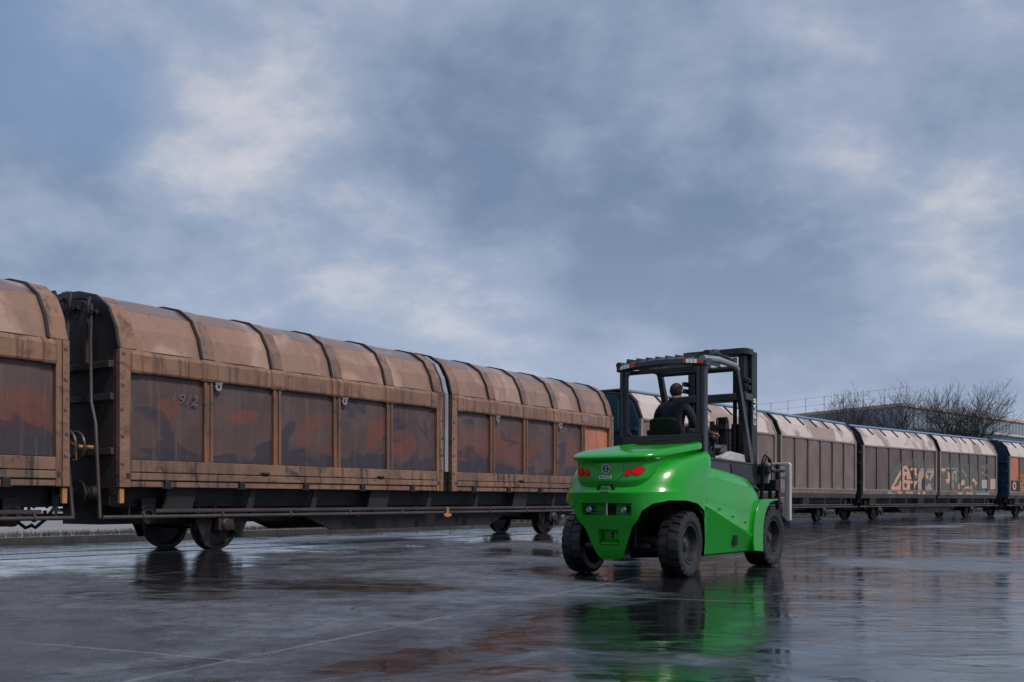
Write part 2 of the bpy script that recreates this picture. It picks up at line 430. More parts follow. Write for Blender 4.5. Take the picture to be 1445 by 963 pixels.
def wheelset(root, x, far=True):
    """one wheel each side with axle box, spring and guard plates"""
    for s in (-1, 1):
        mb = MB()
        mt = Matrix.Translation((x, s*.75, .46)) @ (Matrix.Identity(4) if s < 0 else Matrix.Rotation(math.pi, 4, 'Z'))
        mb.lathe([(.02, -.075), (.15, -.075), (.17, -.05), (.36, -.02), (.385, -.065), (.455, -.06), (.46, .06), (.49, .07), (.485, .10), (.40, .10), (.37, .03), (.16, .06), (.02, .06)], 44, mt)
        w = mb.build('wheel', 'wheel', root, 30)
        if s < 0 or far:
            mb = MB()
            mt2 = Matrix.Translation((x, s*1.0, .47)) @ (Matrix.Identity(4) if s < 0 else Matrix.Rotation(math.pi, 4, 'Z'))
            mb.lathe([(.001, -.13), (.10, -.13), (.125, -.10), (.13, .0), (.15, .02), (.15, .16), (.001, .16)], 24, mt2)
            mb.box(x-.17, x+.17, s*1.0-.07, s*1.0+.07, .36, .58)
            mb.build('axle_box', 'under_pipe' if s < 0 else 'dark_under', root, 30, .01)
        mb = MB()
        for q in (-1, 1):   # guard plates that hold the axle box
            mb.prism([(x+q*.20, .98), (x+q*.62, .98), (x+q*.58, .52), (x+q*.44, .22), (x+q*.34, .22), (x+q*.22, .5)], 'y', s*.93-.02, s*.93+.02)
        for k in range(5):  # leaf spring
            L = .72 - k*.11
            mb.box(x-L, x+L, s*1.0-.05, s*1.0+.05, .60+k*.022, .618+k*.022)
        mb.build('axle_guard', 'dark_under', root, 30)
    MB().tube([(x, -.7, .46), (x, .7, .46)], .085, 12).build('axle', 'wheel', root)

def underframe(root, L, ax, sty):
    mb = MB()
    mb.box(-L/2+.12, L/2-.12, -1.12, 1.12, .80, 1.13)
    mb.box(-L/2+.3, L/2-.3, -.55, .55, .5, .80)
    mb.build('floor_frame', 'dark_under', root, 0)
    for s in (-1, 1):
        mb = MB()
        c = L*.17
        mb.prism([(-c-1.3, .78), (-c, .30), (c, .30), (c+1.3, .78)], 'y', s*.93-.03, s*.93+.03)
        mb.build('truss_plate', 'dark_under', root, 0)
    # step rail and pipe along the near and far side
    for s in (-1, 1):
        mb = MB(); y = s*1.40
        mb.box(-L/2+.75, L/2-.4, y-.04, y+.04, .715, .765)
        mb.box(-L/2+.75, L/2-.4, y-.03, y+.05, .70, .712)
        mb.build('step_rail', 'under_pipe', root, 0)
        mb = MB(); y2 = s*1.44
        mb.tube([(-L/2-.25, y2, .635), (L/2+.1, y2, .635)], .035, 10)
        k = -L/2+.5
        while k < L/2:
            mb.lathe([(.036, -.02), (.055, -.02), (.055, .02), (.036, .02)], 12, Matrix.Translation((k, y2, .635)) @ Matrix.Rotation(R(90), 4, 'Z'))
            mb.box(k-.02, k+.02, y2-.01*s-.02, y2+.02, .64, .73)
            k += 1.62
        mb.build('brake_pipe', 'under_pipe', root, 40)
    # hangers between sill and step rail
    for i in range(9):
        x = -L/2 + 1.3 + i*(L-2.6)/8 + random.uniform(-.2, .2)
        mb = MB(); w = .30 if i % 3 == 0 else .07
        mb.prism([(x-w, 1.12), (x+w, 1.12), (x+w-.10, .76), (x-w-.10, .76)], 'y', -1.36, -1.33)
        mb.build('hanger', 'dark_under', root, 0)
    # under floor clutter: brackets, levers, safety loops
    for i in range(int(L*1.3)):
        x = random.uniform(-L/2+.2, L/2-.2); y = random.uniform(-1.1, -.6)
        h = random.uniform(.08, .22); w = random.uniform(.03, .16)
        if abs(abs(x)-ax) < .7: continue
        mb = MB(); mb.box(x-w, x+w, y-.05, y+.05, .78-h, .82); mb.build('floor_bracket', 'dark_under', root, 0)
    for i in range(6):
        x = -L/2 + .4 + i*.35
        mb = MB(); mb.tube([(x, -1.2, .9), (x, -1.2, .6)], .018, 6); mb.build('hanger_rod', 'dark_under', root, 0)
    for q in (-1, 1):   # lifting eyes by the headstock
        x = q*(L/2-.75)
        mb = MB()
        mb.lathe([(.075, -.02), (.15, -.02), (.15, .02), (.075, .02), (.075, -.02)], 22, Matrix.Translation((x, -1.22, .66)))
        mb.box(x-.14, x+.14, -1.24, -1.20, .76, .95)
        mb.build('lifting_eye', 'dark_under', root, 30)
    for q in (-1, 1):   # buffers and draw gear
        x = q*(L/2)
        mb = MB(); mb.box(x-q*.12, x, -1.25, 1.25, .82, 1.12)
        mb.build('headstock', 'dark_under', root, 0, .01)
        for s in (-1, 1):
            mb = MB()
            mt = Matrix.Translation((x, s*.875, 1.02)) @ Matrix.Rotation(R(-90)*q, 4, 'Z')
            mb.lathe([(.001, 0), (.13, 0), (.12, .2), (.09, .2), (.09, .30), (.22, .31), (.22, .335), (.001, .345)], 24, mt)
            mb.build('buffer', 'dark_under', root, 30)
        mb = MB(); mb.tube([(x, 0, .98), (x+q*.25, 0, .97), (x+q*.38, 0, .88), (x+q*.30, 0, .80)], .045, 8)
        mb.build('coupling_hook', 'dark_under', root)
        mb = MB(); mb.tube([(x, .3, .8), (x+q*.15, .3, .6), (x+q*.35, .3, .45), (x+q*.45, .25, .5)], .03, 8)
        mb.build('brake_hose', 'plastic', root)
    for q in (-1, 1): wheelset(root, q*ax)

def end_gear(root, L, q, prof, sty, blue=True):
    """fittings on one end wall; q = -1 is the end nearer the camera"""
    X = q*L/2
    wallm = 'blue_end' if (sty != 'round' and blue) else 'end_wall'
    mb = MB()
    body = [(-1.40, 1.0)] + [(y*.97, z-.06) for y, z in full(prof)] + [(1.40, 1.0)]
    mb.prism(body, 'x', X-q*.06, X+q*.0)
    ew = mb.build('end_wall', wallm, root, 0)
    for zz, ln in ((3.1, .10), (2.58, .07), (1.7, .06)):
        mb = MB(); mb.box(min(X+q*.001, X+q*ln), max(X+q*.001, X+q*ln), -1.38, 1.38, zz-.055, zz+.055)
        mb.build('ledge', 'under_pipe' if sty == 'round' else wallm, ew, 0, .008)
    for y in (-.62, .62):
        mb = MB(); mb.box(min(X+q*.001, X+q*.07), max(X+q*.001, X+q*.07), y-.09, y+.09, 3.16, 4.18)
        mb.build('stiffener', 'under_pipe' if sty == 'round' else wallm, ew, 0, .01)
    if sty == 'round':
        for y, bend in ((-.95, .1), (-.30, -.1)):
            mb = MB()
            mb.tube([(X+q*.12, y, 4.10), (X+q*.14, y, 3.5), (X+q*.16, y-.05, 2.5), (X+q*.18, y-.05-bend*1.5, 2.15), (X+q*.18, y-.05-bend*2, 1.5), (X+q*.2, y-.05-bend*3, .62)], .028, 8)
            mb.build('cable_pipe', 'under_pipe', root)
        for y in (-.90, -.38, .1):
            mb = MB(); dz = -.15 if y < -.5 else -.03
            mb.tube([(X+q*.10, y, 4.02), (X+q*.16, y, 4.2), (X+q*.12, y, 4.36)], [.06, .05, .035], 8)
            mb.box(X-.06+q*.1, X+.06+q*.1, y-.10, y+.06, 4.08, 4.15)
            mb.tube([(X+q*.1, y-.16, 4.12), (X+q*.1, y+.16, 4.12)], .035, 8)
            mb.tube([(X+q*.14, y-.05, 4.15), (X+q*.22, y-.02, 4.26), (X+q*.2, y+.1, 4.3), (X+q*.14, y+.14, 4.2)], .014, 6)
            
            for v in mb.b.verts: v.co.z += dz
            mb.build('roof_latch', 'dark_under', root)
        for y in ((-.80,) if q < 0 else (-.98,)):
            mt = Matrix.Translation((X+q*.30, y, 1.78)) @ Matrix.Rotation(R(90), 4, 'Z')
            mb = MB()
            ring = [(.235+.022*math.cos(a*math.pi/4), .022*math.sin(a*math.pi/4)) for a in range(9)]
            mb.lathe(ring, 32, mt)
            hw = mb.build('brake_handwheel', 'under_pipe', root)
            mb = MB()
            for k in range(3):
                a = k*2*math.pi/3+.5
                mb.tube([mt @ Vector((0, 0, 0)), mt @ Vector((.23*math.cos(a), 0, .23*math.sin(a)))], .012, 6)
            mb.tube([(X, y, 1.78), (X+q*.31, y, 1.78)], .03, 8)
            mb.build('spokes', 'hook', hw)

def half_round(root, x0, x1, nb, salmon_last=False, chalk=False):
    """one sliding half of a round roofed wagon"""
    W = (x1-x0)
    door = MB(); e = .20
    door.box(x0, x1, -1.425, -1.35, 1.13, 3.34)
    MB().box(x0, x1, 1.35, 1.425, 1.13, 3.34).build('sliding_door', 'panel_mauve', root, 0)
    d = door.build('sliding_door', 'panel_mauve', root, 0)
    w = (W-2*e)/nb
    for i in range(nb):
        a = x0+e+i*w; b = a+w
        # bulged sheet
        mb = MB(); N = 10
        rows = []
        for k in range(N+1):
            x = a+.02+(b-a-.04)*k/N; t = k/N*2-1
            rows.append([(x, -1.432-.018*(1-t*t)*(1-(q/6*2-1)**2), 1.58+1.38*q/6) for q in range(7)] + [(x, -1.40, 2.96), (x, -1.40, 1.58)])
        mb.loft(rows)
        p = mb.build('door_panel', 'salmon' if (salmon_last and i == nb-1) else 'panel_mauve', d, 40)
        if salmon_last and i == nb-1: p['label'] = 'salmon orange door panel'
    for i in range(1, nb):
        x = x0+e+i*w
        mb = MB()
        mb.box(x-.095, x-.035, -1.50, -1.41, 1.56, 3.0)
        mb.box(x-.035, x+.035, -1.475, -1.41, 1.56, 3.0)
        mb.box(x+.035, x+.095, -1.50, -1.41, 1.56, 3.0)
        mb.build('door_post', ['tan_post'], d, 0, .008)
        if i % 2 == 1:
            mb = MB()
            mb.lathe([(.03, -.015), (.07, -.015), (.07, .015), (.03, .015), (.03, -.015)], 16, Matrix.Translation((x+.20, -1.50, 2.9)))
            mb.prism([(x+.12, 2.98), (x+.3, 2.98), (x+.26, 2.93), (x+.16, 2.93)], 'y', -1.515, -1.485)
            mb.build('door_eye', 'mid_grey', d)
    # belt beam with joint plates
    mb = MB()
    mb.prism([(-1.40, 2.985), (-1.51, 2.985), (-1.525, 3.02), (-1.525, 3.28), (-1.46, 3.365), (-1.40, 3.365)], 'x', x0+.19, x1-.19)
    belt = mb.build('belt_beam', 'tan', root, 0, .008)
    for i in range(0, nb+1):
        x = x0+e+i*w
        hwid = .16 if 0 < i < nb else .10
        if i == 0: x += .12
        if i == nb: x -= .12
        mb = MB()
        mb.prism([(-1.44, 2.975), (-1.517, 2.975), (-1.534, 3.02), (-1.534, 3.283), (-1.467, 3.372), (-1.44, 3.372)], 'x', x-hwid, x+hwid)
        pl = mb.build('belt_plate', 'tan', belt, 0, .006)
        for q in (-1, 1):
            mb = MB(); xx = x+q*hwid
            mb.prism([(-1.44, 2.974), (-1.518, 2.974), (-1.535, 3.02), (-1.535, 3.283), (-1.468, 3.373), (-1.44, 3.373)], 'x', xx-.011, xx+.011)
            mb.build('rust_seam', 'seam_rust', pl, 0)
    # sill planks
    mb = MB()
    mb.box(x0, x1, -1.50, -1.38, 1.37, 1.565)
    mb.box(x0, x1, -1.515, -1.38, 1.24, 1.355)
    mb.box(x0, x1, -1.49, -1.38, 1.125, 1.225)
    sl = mb.build('sill', 'tan_low', root, 0, .01)
    for i in range(nb):
        x = x0+e+(i+.45)*w
        mb = MB(); mb.box(x-.06, x+.06, -1.545, -1.49, 1.10, 1.25); mb.box(x-.1, x+.1, -1.53, -1.49, 1.10, 1.13)
        mb.build('catch', 'dark_under', sl, 0, .006)
        if i % 2:
            mb = MB(); mb.tube([(x+.5, -1.53, 1.40), (x+.62, -1.53, 1.40)], .025, 8); mb.box(x+.45, x+.66, -1.53, -1.5, 1.385, 1.415)
            mb.build('latch', 'dark_under', sl, 0, .006)
    # end posts with rivets
    for x, q in ((x0, 1), (x1, -1)):
        a, b = sorted((x, x+q*.11)); a2, b2 = sorted((x+q*.118, x+q*.21))
        mb = MB()
        mb.box(a, b, -1.53, -1.40, 1.12, 3.35)
        mb.box(a2, b2, -1.515, -1.40, 1.12, 3.35)
        for k in range(16):
            z = 1.3+k*.13
            mb.lathe([(.001, -.012), (.012, -.008), (.013, 0)], 8, Matrix.Translation(((a+b)/2+random.uniform(-.02, .02), -1.53, z)))
        ep = mb.build('end_post', 'tan', root, 0, .006)
        for z in (3.22, 2.72, 2.28, 1.86, 1.5):
            z += random.uniform(-.06, .06); xx = (a+b)/2+random.uniform(-.015, .015)
            mb = MB(); mb.prism([(xx-.03, z), (xx-.01, z+.012), (xx+.03, z+.004), (xx+.026, z+.045), (xx+.004, z+.036), (xx-.012, z+.06), (xx-.03, z+.05)], 'y', -1.5345, -1.53)
            mb.build('stencil_mark', 'graf_dark', ep, 0)
    # roof: sheets, bands, gaskets
    F = full(ROUND)
    for i in range(nb):
        a = x0+(.32 if i == 0 else e+i*w+.125); b = x0+e+(i+1)*w-.125
        if i == nb-1: b = x1-.30
        mb = MB(); N = 6; secs = []
        for k in range(N+1):
            t = k/N*2-1; o = .012+.028*(1-t*t)
            A = offset(F, -.04); B = offset(F, o)
            secs.append([(a+(b-a)*k/N, y, z) for y, z in B+A[::-1]])
        mb.loft(secs)
        mb.build('roof_sheet', 'tan_roof', root, 14)
    for i in range(nb+1):
        x = x0+e+i*w
        if i == 0: a, b = x0+.0, x0+.34
        elif i == nb: a, b = x1-.32, x1
        else: a, b = x-.145, x+.145
        mb = MB(); strip(mb, F, a, b, -.04, .045)
        band = mb.build('roof_band', 'tan_band' if 0 < i < nb else 'tan', root, 14, .008)
        mb = MB(); g0 = a-.015 if i else b-.02
        if i == 0: strip(mb, F, a-.02, a+.03, -.05, .065)
        else: strip(mb, F, a-.025, a+.02, -.05, .062)
        mb.build('gasket', 'gasket', band, 14)
    return d

def wagon_round(loc, rz, L, label, split=.0, salmon=False, ax=5.25, nb=5):
    root = empty('freight_wagon', loc, rz)
    tag(root, label, 'freight wagon', 'freight wagons on the siding')
    mb = MB()
    P = [(y*.955, z-.05) for y, z in full(ROUND)]
    mb.prism([(-1.36, 1.125)] + P + [(1.36, 1.125)], 'x', -L/2+.07, L/2-.07)
    mb.build('body_shell', 'gasket', root, 0)
    half_round(root, -L/2, split-.16, nb)
    half_round(root, split+.16, L/2, nb, salmon)
    mb = MB(); mb.box(split-.06, split+.06, -1.50, -1.36, 1.56, 3.36)
    mb.build('centre_pillar', 'blue_grey', root, 0, .01)
    mb = MB(); strip(mb, full(ROUND), split-.07, split+.07, -.05, .03)
    mb.build('roof_centre_strip', 'blue_grey', root, 14)
    mb = MB()
    mb.box(-L/2, L/2, -.10, .10, 4.37, 4.43)
    mb.build('ridge_rail', 'tan_band', root, 0, .01)
    for q in (-1, 1): end_gear(root, L, q, ROUND, 'round')
    mb = MB(); mb.box(L/2-1.75, L/2-1.45, -1.537, -1.52, 3.10, 3.26); mb.build('number_plate', 'tan_roof', root, 0, .004)
    mb = MB()   # ochre hook and rope hooks on the step rail
    for x in (split+.02,):
        mb.prism([(x-.035, .76), (x+.035, .76), (x+.03, .62), (x+.13, .60), (x+.13, .56), (x+.03, .53), (x-.03, .53), (x-.13, .56), (x-.13, .60), (x-.03, .62)], 'y', -1.52, -1.485)
    mb.build('rope_hook', 'hook', root, 0, .006)
    for q in (-1, 1):
        mb = MB(); x = q*(L/2-.06)
        mb.box(x-.04, x+.04, -1.50, -1.44, .86, 1.10)
        mb.build('corner_marker', 'hook', root, 0, .005)
    underframe(root, L, ax, 'round')
    return root

def half_facet(root, x0, x1, nb, mats, roofm='pale_roof'):
    W = x1-x0; e = .13
    MB().box(x0, x1, 1.34, 1.41, 1.13, 3.42).build('sliding_door', 'panel_far_dark', root, 0)
    door = MB()
    door.box(x0, x1, -1.41, -1.34, 1.13, 3.42)
    d = door.build('sliding_door', 'gasket', root, 0)
    w = (W-2*e)/nb
    for i in range(nb):
        a = x0+e+i*w; b = a+w
        mb = MB(); rows = []
        for k in range(7):   # each sheet leans out a little to one side
            x = a+.03+(b-a-.05)*k/6; t = k/6
            rows.append([(x, -1.415-.028*math.sin(math.pi*t)**.7, 1.42), (x, -1.415-.028*math.sin(math.pi*t)**.7, 3.37), (x, -1.39, 3.37), (x, -1.39, 1.42)])
        mb.loft(rows); mb.build('door_panel', mats[i], d, 40)
    for i in range(1, nb):
        x = x0+e+i*w
        mb = MB(); mb.box(x-.05, x+.03, -1.485, -1.40, 1.42, 3.37)
        mb.build('door_post', 'sill_grey', d, 0, .008)
    mb = MB()
    mb.box(x0+e, x1-e, -1.47, -1.38, 1.36, 1.42)
    mb.box(x0+e, x1-e, -1.47, -1.38, 3.37, 3.44)
    mb.box(x0, x0+e, -1.48, -1.38, 1.30, 3.44); mb.box(x1-e, x1, -1.48, -1.38, 1.30, 3.44)
    mb.build('door_frame', 'pale_frame', d, 0, .008)
    mb = MB()
    mb.box(x0, x1, -1.46, -1.38, 1.20, 1.352); mb.prism([(-1.45, 1.19), (-1.38, 1.19), (-1.30, 1.02), (-1.36, 1.02)], 'x', x0, x1)
    mb.build('sill', 'sill_grey', root, 0, .006)
    F = full(FACET)
    def seg(j0, j1, lo, hi, a, b, name, m, par=root):
        first = None
        for k, P in enumerate((F[j0:j1+1], [(-y, z) for y, z in F[j0:j1+1]][::-1])):
            mb = MB(); strip(mb, P, a, b, lo, hi)
            o = mb.build(name, m, par if not isinstance(par, tuple) else par[k], 0)
            first = (first, o) if k else o
        return first
    up = seg(1, 2, -.04, .0, x0+.1, x1-.1, 'upper_roof_sheet', 'pale_frame')
    for i in range(nb):
        seg(0, 1, -.04, .022, x0+.1+(W-.2)*i/nb+.004, x0+.1+(W-.2)*(i+1)/nb-.004, 'roof_sheet', roofm)
        a = x0+.1+(W-.2)*i/nb
        seg(1, 2, 0, .014, a+.10, a+(W-.2)/nb-.05, 'roof_light', 'pale_roof', up)
        seg(1, 2, 0, .05, a-.02, a+.05, 'roof_rib', 'gasket', up)
    for a, b in ((x0, x0+.1), (x1-.1, x1)):
        seg(0, 2, -.04, .045, a, b, 'roof_edge', 'gasket' if a == x0 else 'pale_frame')
    seg(2, 3, -.04, .0, x0, x1, 'roof_top', 'pale_frame')
    return d

def wagon_facet(loc, rz, L, label, split, mats, ax, nb=6, blue=True):
    root = empty('freight_wagon', loc, rz)
    tag(root, label, 'freight wagon', 'freight wagons on the siding')
    mb = MB()
    P = [(y*.95, z-.06) for y, z in full(FACET)]
    mb.prism([(-1.34, 1.1)] + P + [(1.34, 1.1)], 'x', -L/2+.07, L/2-.07)
    mb.build('body_shell', 'gasket', root, 0)
    h1 = half_facet(root, -L/2+.05, split-.18, nb, mats[:nb])
    h2 = half_facet(root, split+.18, L/2-.05, nb, mats[nb:])
    mb = MB(); mb.box(split-.10, split+.10, -1.44, -1.34, 1.2, 3.44)
    mb.build('centre_pillar', 'gasket', root, 0, .01)
    mb = MB()
    for s in (-1, 1): mb.tube([(-L/2-.12, s*.86, 4.33), (L/2+.12, s*.86, 4.33)], .055, 10)
    mb.box(-L/2-.1, L/2+.1, -.84, .84, 4.345, 4.375)
    mb.build('ridge_rail', 'blue_ridge', root, 40)
    for q in (-1, 1): end_gear(root, L, q, FACET, 'facet', blue)
    underframe(root, L, ax, 'facet')
    return root, h1, h2

def spray(parent, name, pieces, y):
    """flat paint on the door sheets; pieces = (material, polygon) in (x, z)"""
    mb = MB(); mats = []
    for k, (m, poly) in enumerate(pieces):
        if m not in mats: mats.append(m)
        mb.mi = mats.index(m)
        yy = y - .0012*k
        mb.prism(poly, 'y', yy, yy-.001)
    return mb.build(name, mats, parent, 0)

AD = R(55.4)     # heading of the straight siding
def on_track(x, y, rz, L):      # near face corner -> centre of the wagon
    c = Vector((x, y)) + Vector((math.cos(rz), math.sin(rz)))*L/2 + Vector((-math.sin(rz), math.cos(rz)))*1.45
    return (c.x, c.y, 0)
dA = Vector((math.cos(AD), math.sin(AD))); oA = Vector((-3.02, 21.25))
LA = 16.25
pa = oA + dA*(-5.85)
wagA = wagon_round(on_track(pa.x, pa.y, AD, LA), AD, LA,
    'tan round-roofed wagon behind the forklift, with one salmon panel at its far end', .35, True, 5.6)
LZ = 15.6
pz = oA + dA*(-6.72-LZ)
wagZ = wagon_round(on_track(pz.x, pz.y, AD, LZ), AD, LZ,
    'tan round-roofed wagon cut by the left edge of the photo', .0, False, 5.6)
# chalk figures on the first panel of the near wagon
for ch, cx in (('19/2', -6.85),):
    text_mesh('chalk_mark', ch, .26, 'chalk', wagA, frame((cx, -1.466, 2.62), (1, 0, .12), (.1, 0, 1)), .0006, .25, 1.2)

B0, B1 = Vector((3.9, 31.3)), Vector((15.2, 45.2))
C0, C1 = Vector((15.8, 46.2)), Vector((27.0, 57.0))
D0 = Vector((28.1, 57.9)); D1 = D0 + Vector((11.9, 10.6))
def span(a, b): d = b-a; return math.atan2(d.y, d.x), d.length
aB, LB = span(B0, B1); aC, LC = span(C0, C1); aD, LD = span(D0, D1)
pf, pd = 'panel_far', 'panel_far_dark'
wagB, _, _ = wagon_facet(on_track(B0.x, B0.y, aB, LB), aB, LB,
    'grey-brown wagon with a blue end, seen through and beside the forklift cab', .9, [pf]*12, LB/2-2.6)
wagC, c1, c2 = wagon_facet(on_track(C0.x, C0.y, aC, LC), aC, LC,
    'grey-brown wagon with orange graffiti on its doors', .15, [pd]*12, 5.3, 6, False)
wagD, d1, d2 = wagon_facet(on_track(D0.x, D0.y, aD, LD), aD, LD,
    'wagon with a salmon and an ochre panel cut by the right edge of the photo', .0, ['salmon'] + [pd]*11, 5.3)

gy = -1.4455
spray(c1, 'graffiti', [
 ('graf_grey', [(-5.12,1.43),(-5.05,1.98),(-4.82,2.35),(-4.32,2.55),(-4.07,2.69),(-3.81,2.72),(-3.39,2.97),(-3.13,2.93),(-2.98,2.84),(-2.44,3.09),(-2.12,2.82),(-1.85,2.94),(-1.58,2.88),(-1.25,2.99),(-.46,2.84),(-.29,2.86),(-.29,1.43)]),
 ('graf_dark', [(-3.9,1.43),(-3.9,2.42),(-3.5,2.68),(-3.0,2.55),(-2.2,2.58),(-2.0,2.2),(-2.1,1.43)]),
 ('graf_orange', [(-4.97,1.52),(-4.01,2.36),(-3.94,2.18),(-4.57,1.66),(-4.72,1.61),(-4.52,1.55),(-4.12,1.67),(-4.07,1.85),(-3.86,1.86),(-3.96,1.43),(-4.92,1.43)]),
 ('graf_orange', [(-3.76,1.44),(-3.81,2.4),(-3.71,2.55),(-3.47,2.6),(-3.24,2.55),(-3.05,2.36),(-2.82,1.94),(-3.34,1.93),(-3.37,2.15),(-3.5,2.12),(-3.6,1.91),(-2.66,1.87),(-2.18,1.87),(-2.55,1.44),(-2.71,1.44),(-2.66,1.73),(-2.98,1.75),(-2.98,1.44)]),
 ('graf_dark', [(-3.62,2.40),(-3.52,2.44),(-3.42,2.35),(-3.32,2.45),(-3.28,2.36),(-3.4,2.28),(-3.56,2.30)]),
 ('graf_dark', [(-3.62,1.74),(-3.3,1.74),(-3.36,1.55),(-3.46,1.5),(-3.56,1.56)]),
 ('graf_orange', [(-2.98,2.37),(-2.92,2.5),(-2.26,2.51),(-2.28,2.21),(-2.12,2.17),(-2.28,2.12),(-2.31,1.97),(-2.39,1.97),(-2.36,2.12),(-2.52,2.18),(-2.47,2.38)]),
 ('graf_mid', [(-2.12,1.45),(-2.18,1.88),(-2.07,2.26),(-1.85,2.46),(-1.63,2.54),(-1.39,2.47),(-1.33,2.16),(-1.63,2.13),(-1.8,1.98),(-1.85,1.69),(-1.74,1.45)]),
 ('graf_dark', [(-1.7,1.47),(-1.74,1.8),(-1.62,2.02),(-1.36,2.06),(-1.34,1.47)]),
 ('graf_orange', [(-1.85,1.5),(-1.85,1.88),(-1.69,2.1),(-1.36,2.16),(-1.33,2.08),(-1.63,2.06),(-1.74,1.89),(-1.77,1.6),(-1.69,1.48)]),
 ('graf_orange', [(-1.3,2.28),(-1.11,2.33),(-1.14,2.19),(-.97,2.16),(-1.0,1.99),(-1.25,1.99)]),
 ('graf_mid', [(-1.3,1.45),(-1.28,1.7),(-1.11,1.6),(-.91,1.82),(-.86,1.68),(-.61,1.8),(-.69,1.61),(-.49,1.46)]),
 ('graf_mid', [(-1.2,2.40),(-.36,2.42),(-.36,2.22),(-.8,1.86),(-.95,1.95),(-.62,2.3),(-1.2,2.28)]),
 ('graf_pale', [(-1.14,2.49),(-.30,2.5),(-.30,2.46),(-1.14,2.45)]),
 ('graf_pale', [(-3.84,2.4),(-3.73,2.57),(-3.47,2.63),(-3.22,2.57),(-3.24,2.55),(-3.47,2.6),(-3.71,2.55),(-3.81,2.4)]),
 ('graf_pale', [(-5.0,1.52),(-4.03,2.39),(-4.01,2.36),(-4.97,1.52)]),
], gy)
spray(c2, 'graffiti', [
 ('graf_grey', [(.43,1.43),(.46,2.96),(.86,2.91),(1.31,2.71),(1.6,2.9),(2.43,3.08),(2.66,2.93),(3.05,2.81),(3.59,2.95),(3.91,2.87),(4.39,3.08),(4.71,2.95),(5.03,2.7),(5.2,2.14),(5.28,1.43)]),
 ('graf_orange', [(.5,2.55),(1.05,2.56),(1.01,2.39),(.79,2.41),(.72,2.29)]),
 ('graf_orange', [(1.27,2.42),(1.57,2.3),(1.6,1.96),(1.42,1.76),(1.19,1.82),(1.05,2.01),(1.34,2.03)]),
 ('graf_mid', [(1.9,1.48),(1.86,2.31),(2.05,2.47),(2.39,2.46),(2.39,1.9),(2.24,1.9),(2.28,2.32),(2.05,2.34),(2.05,2.03),(1.9,1.96),(2.02,1.77),(1.98,1.5)]),
 ('graf_orange', [(2.59,1.49),(2.62,1.78),(2.97,1.85),(3.05,1.98),(3.36,2.01),(3.44,1.75),(3.13,1.72),(2.82,1.68),(2.82,1.49)]),
 ('graf_orange', [(3.2,1.49),(3.52,1.64),(3.83,1.65),(3.99,1.73),(4.07,1.6),(4.31,1.73),(4.31,1.5),(3.91,1.5),(3.75,1.56),(3.52,1.56),(3.4,1.5)]),
 ('graf_orange', [(4.31,2.03),(4.63,2.1),(4.87,1.94),(5.12,1.81),(4.87,1.8),(4.83,1.61),(4.71,1.87),(4.39,1.93)]),
 ('graf_pale', [(1.16,2.58),(2.36,2.6),(2.62,2.42),(2.55,2.41),(2.32,2.57),(1.16,2.54)]),
 ('graf_pale', [(3.05,2.55),(3.71,2.21),(3.63,2.18),(3.01,2.52)]),
], gy)
spray(wagC, 'sill_graffiti', [('graf_orange', [(-4.5,1.335),(-3.9,1.335),(-3.95,1.22),(-4.2,1.26)]), ('blue_grey', [(-5.4,1.335),(-4.9,1.335),(-4.8,1.22),(-5.3,1.22)]),
   ('graf_orange', [(-3.5,1.335),(-2.6,1.335),(-2.8,1.23),(-3.1,1.29),(-3.3,1.22)]), ('graf_pale', [(-2.2,1.335),(-1.9,1.335),(-1.95,1.22),(-2.15,1.22)]), ('graf_orange', [(-1.7,1.335),(-1.3,1.335),(-1.4,1.22),(-1.6,1.22)]),
   ('graf_orange', [(2.4,1.335),(3.2,1.335),(3.0,1.24),(2.7,1.22)]), ('graf_orange', [(3.5,1.335),(4.5,1.335),(4.3,1.22),(4.0,1.28),(3.7,1.22)]), ('blue_grey', [(4.8,1.335),(6.6,1.335),(6.7,1.22),(4.7,1.22)])], -1.464)
spray(c2, 'stencil_plate', [('label_white', [(5.66,2.04),(6.36,2.04),(6.36,1.58),(5.66,1.58)])] +
      [('graf_mid', [(5.74,1.95-.09*k),(6.28,1.95-.09*k),(6.28,1.93-.09*k),(5.74,1.93-.09*k)]) for k in range(4)], gy)
spray(c2, 'orange_sign', [('graf_orange', [(6.86,2.11),(7.56,2.11),(7.56,1.53),(6.86,1.53)]),
      ('label_white', [(7.2+.22*math.cos(a*.524), 1.82+.22*math.sin(a*.524)) for a in range(12)]),
      ('graf_mid', [(7.2+.10*math.cos(a*.785), 1.82+.12*math.sin(a*.785)) for a in range(8)])], gy)
def scrawl(parent, x, z, w, h, seed):
    rd = random.Random(seed); mb = MB(); n = 5
    for k in range(n):
        pts = []
        for i in range(5): pts.append((x+w*(k+rd.uniform(.05, .95))/n, gy-.006, z+h*rd.random()))
        mb.tube(pts, .016, 5)
    return mb.build('scrawled_tag', 'graf_pale', parent)
scrawl(c2, 5.62, 2.58, .80, .34, 3); scrawl(c2, 5.62, 2.22, .78, .28, 5)
spray(d1, 'round_sign', [('gasket', [(-LD/2+.22,1.45),(-LD/2+1.28,1.45),(-LD/2+1.28,2.05),(-LD/2+.22,2.05)]),
      ('graf_orange', [(-LD/2+.75+.24*math.cos(a*.524), 1.75+.24*math.sin(a*.524)) for a in range(12)]),
      ('gasket', [(-LD/2+.75+.11*math.cos(a*.785), 1.75+.13*math.sin(a*.785)) for a in range(8)])], gy)
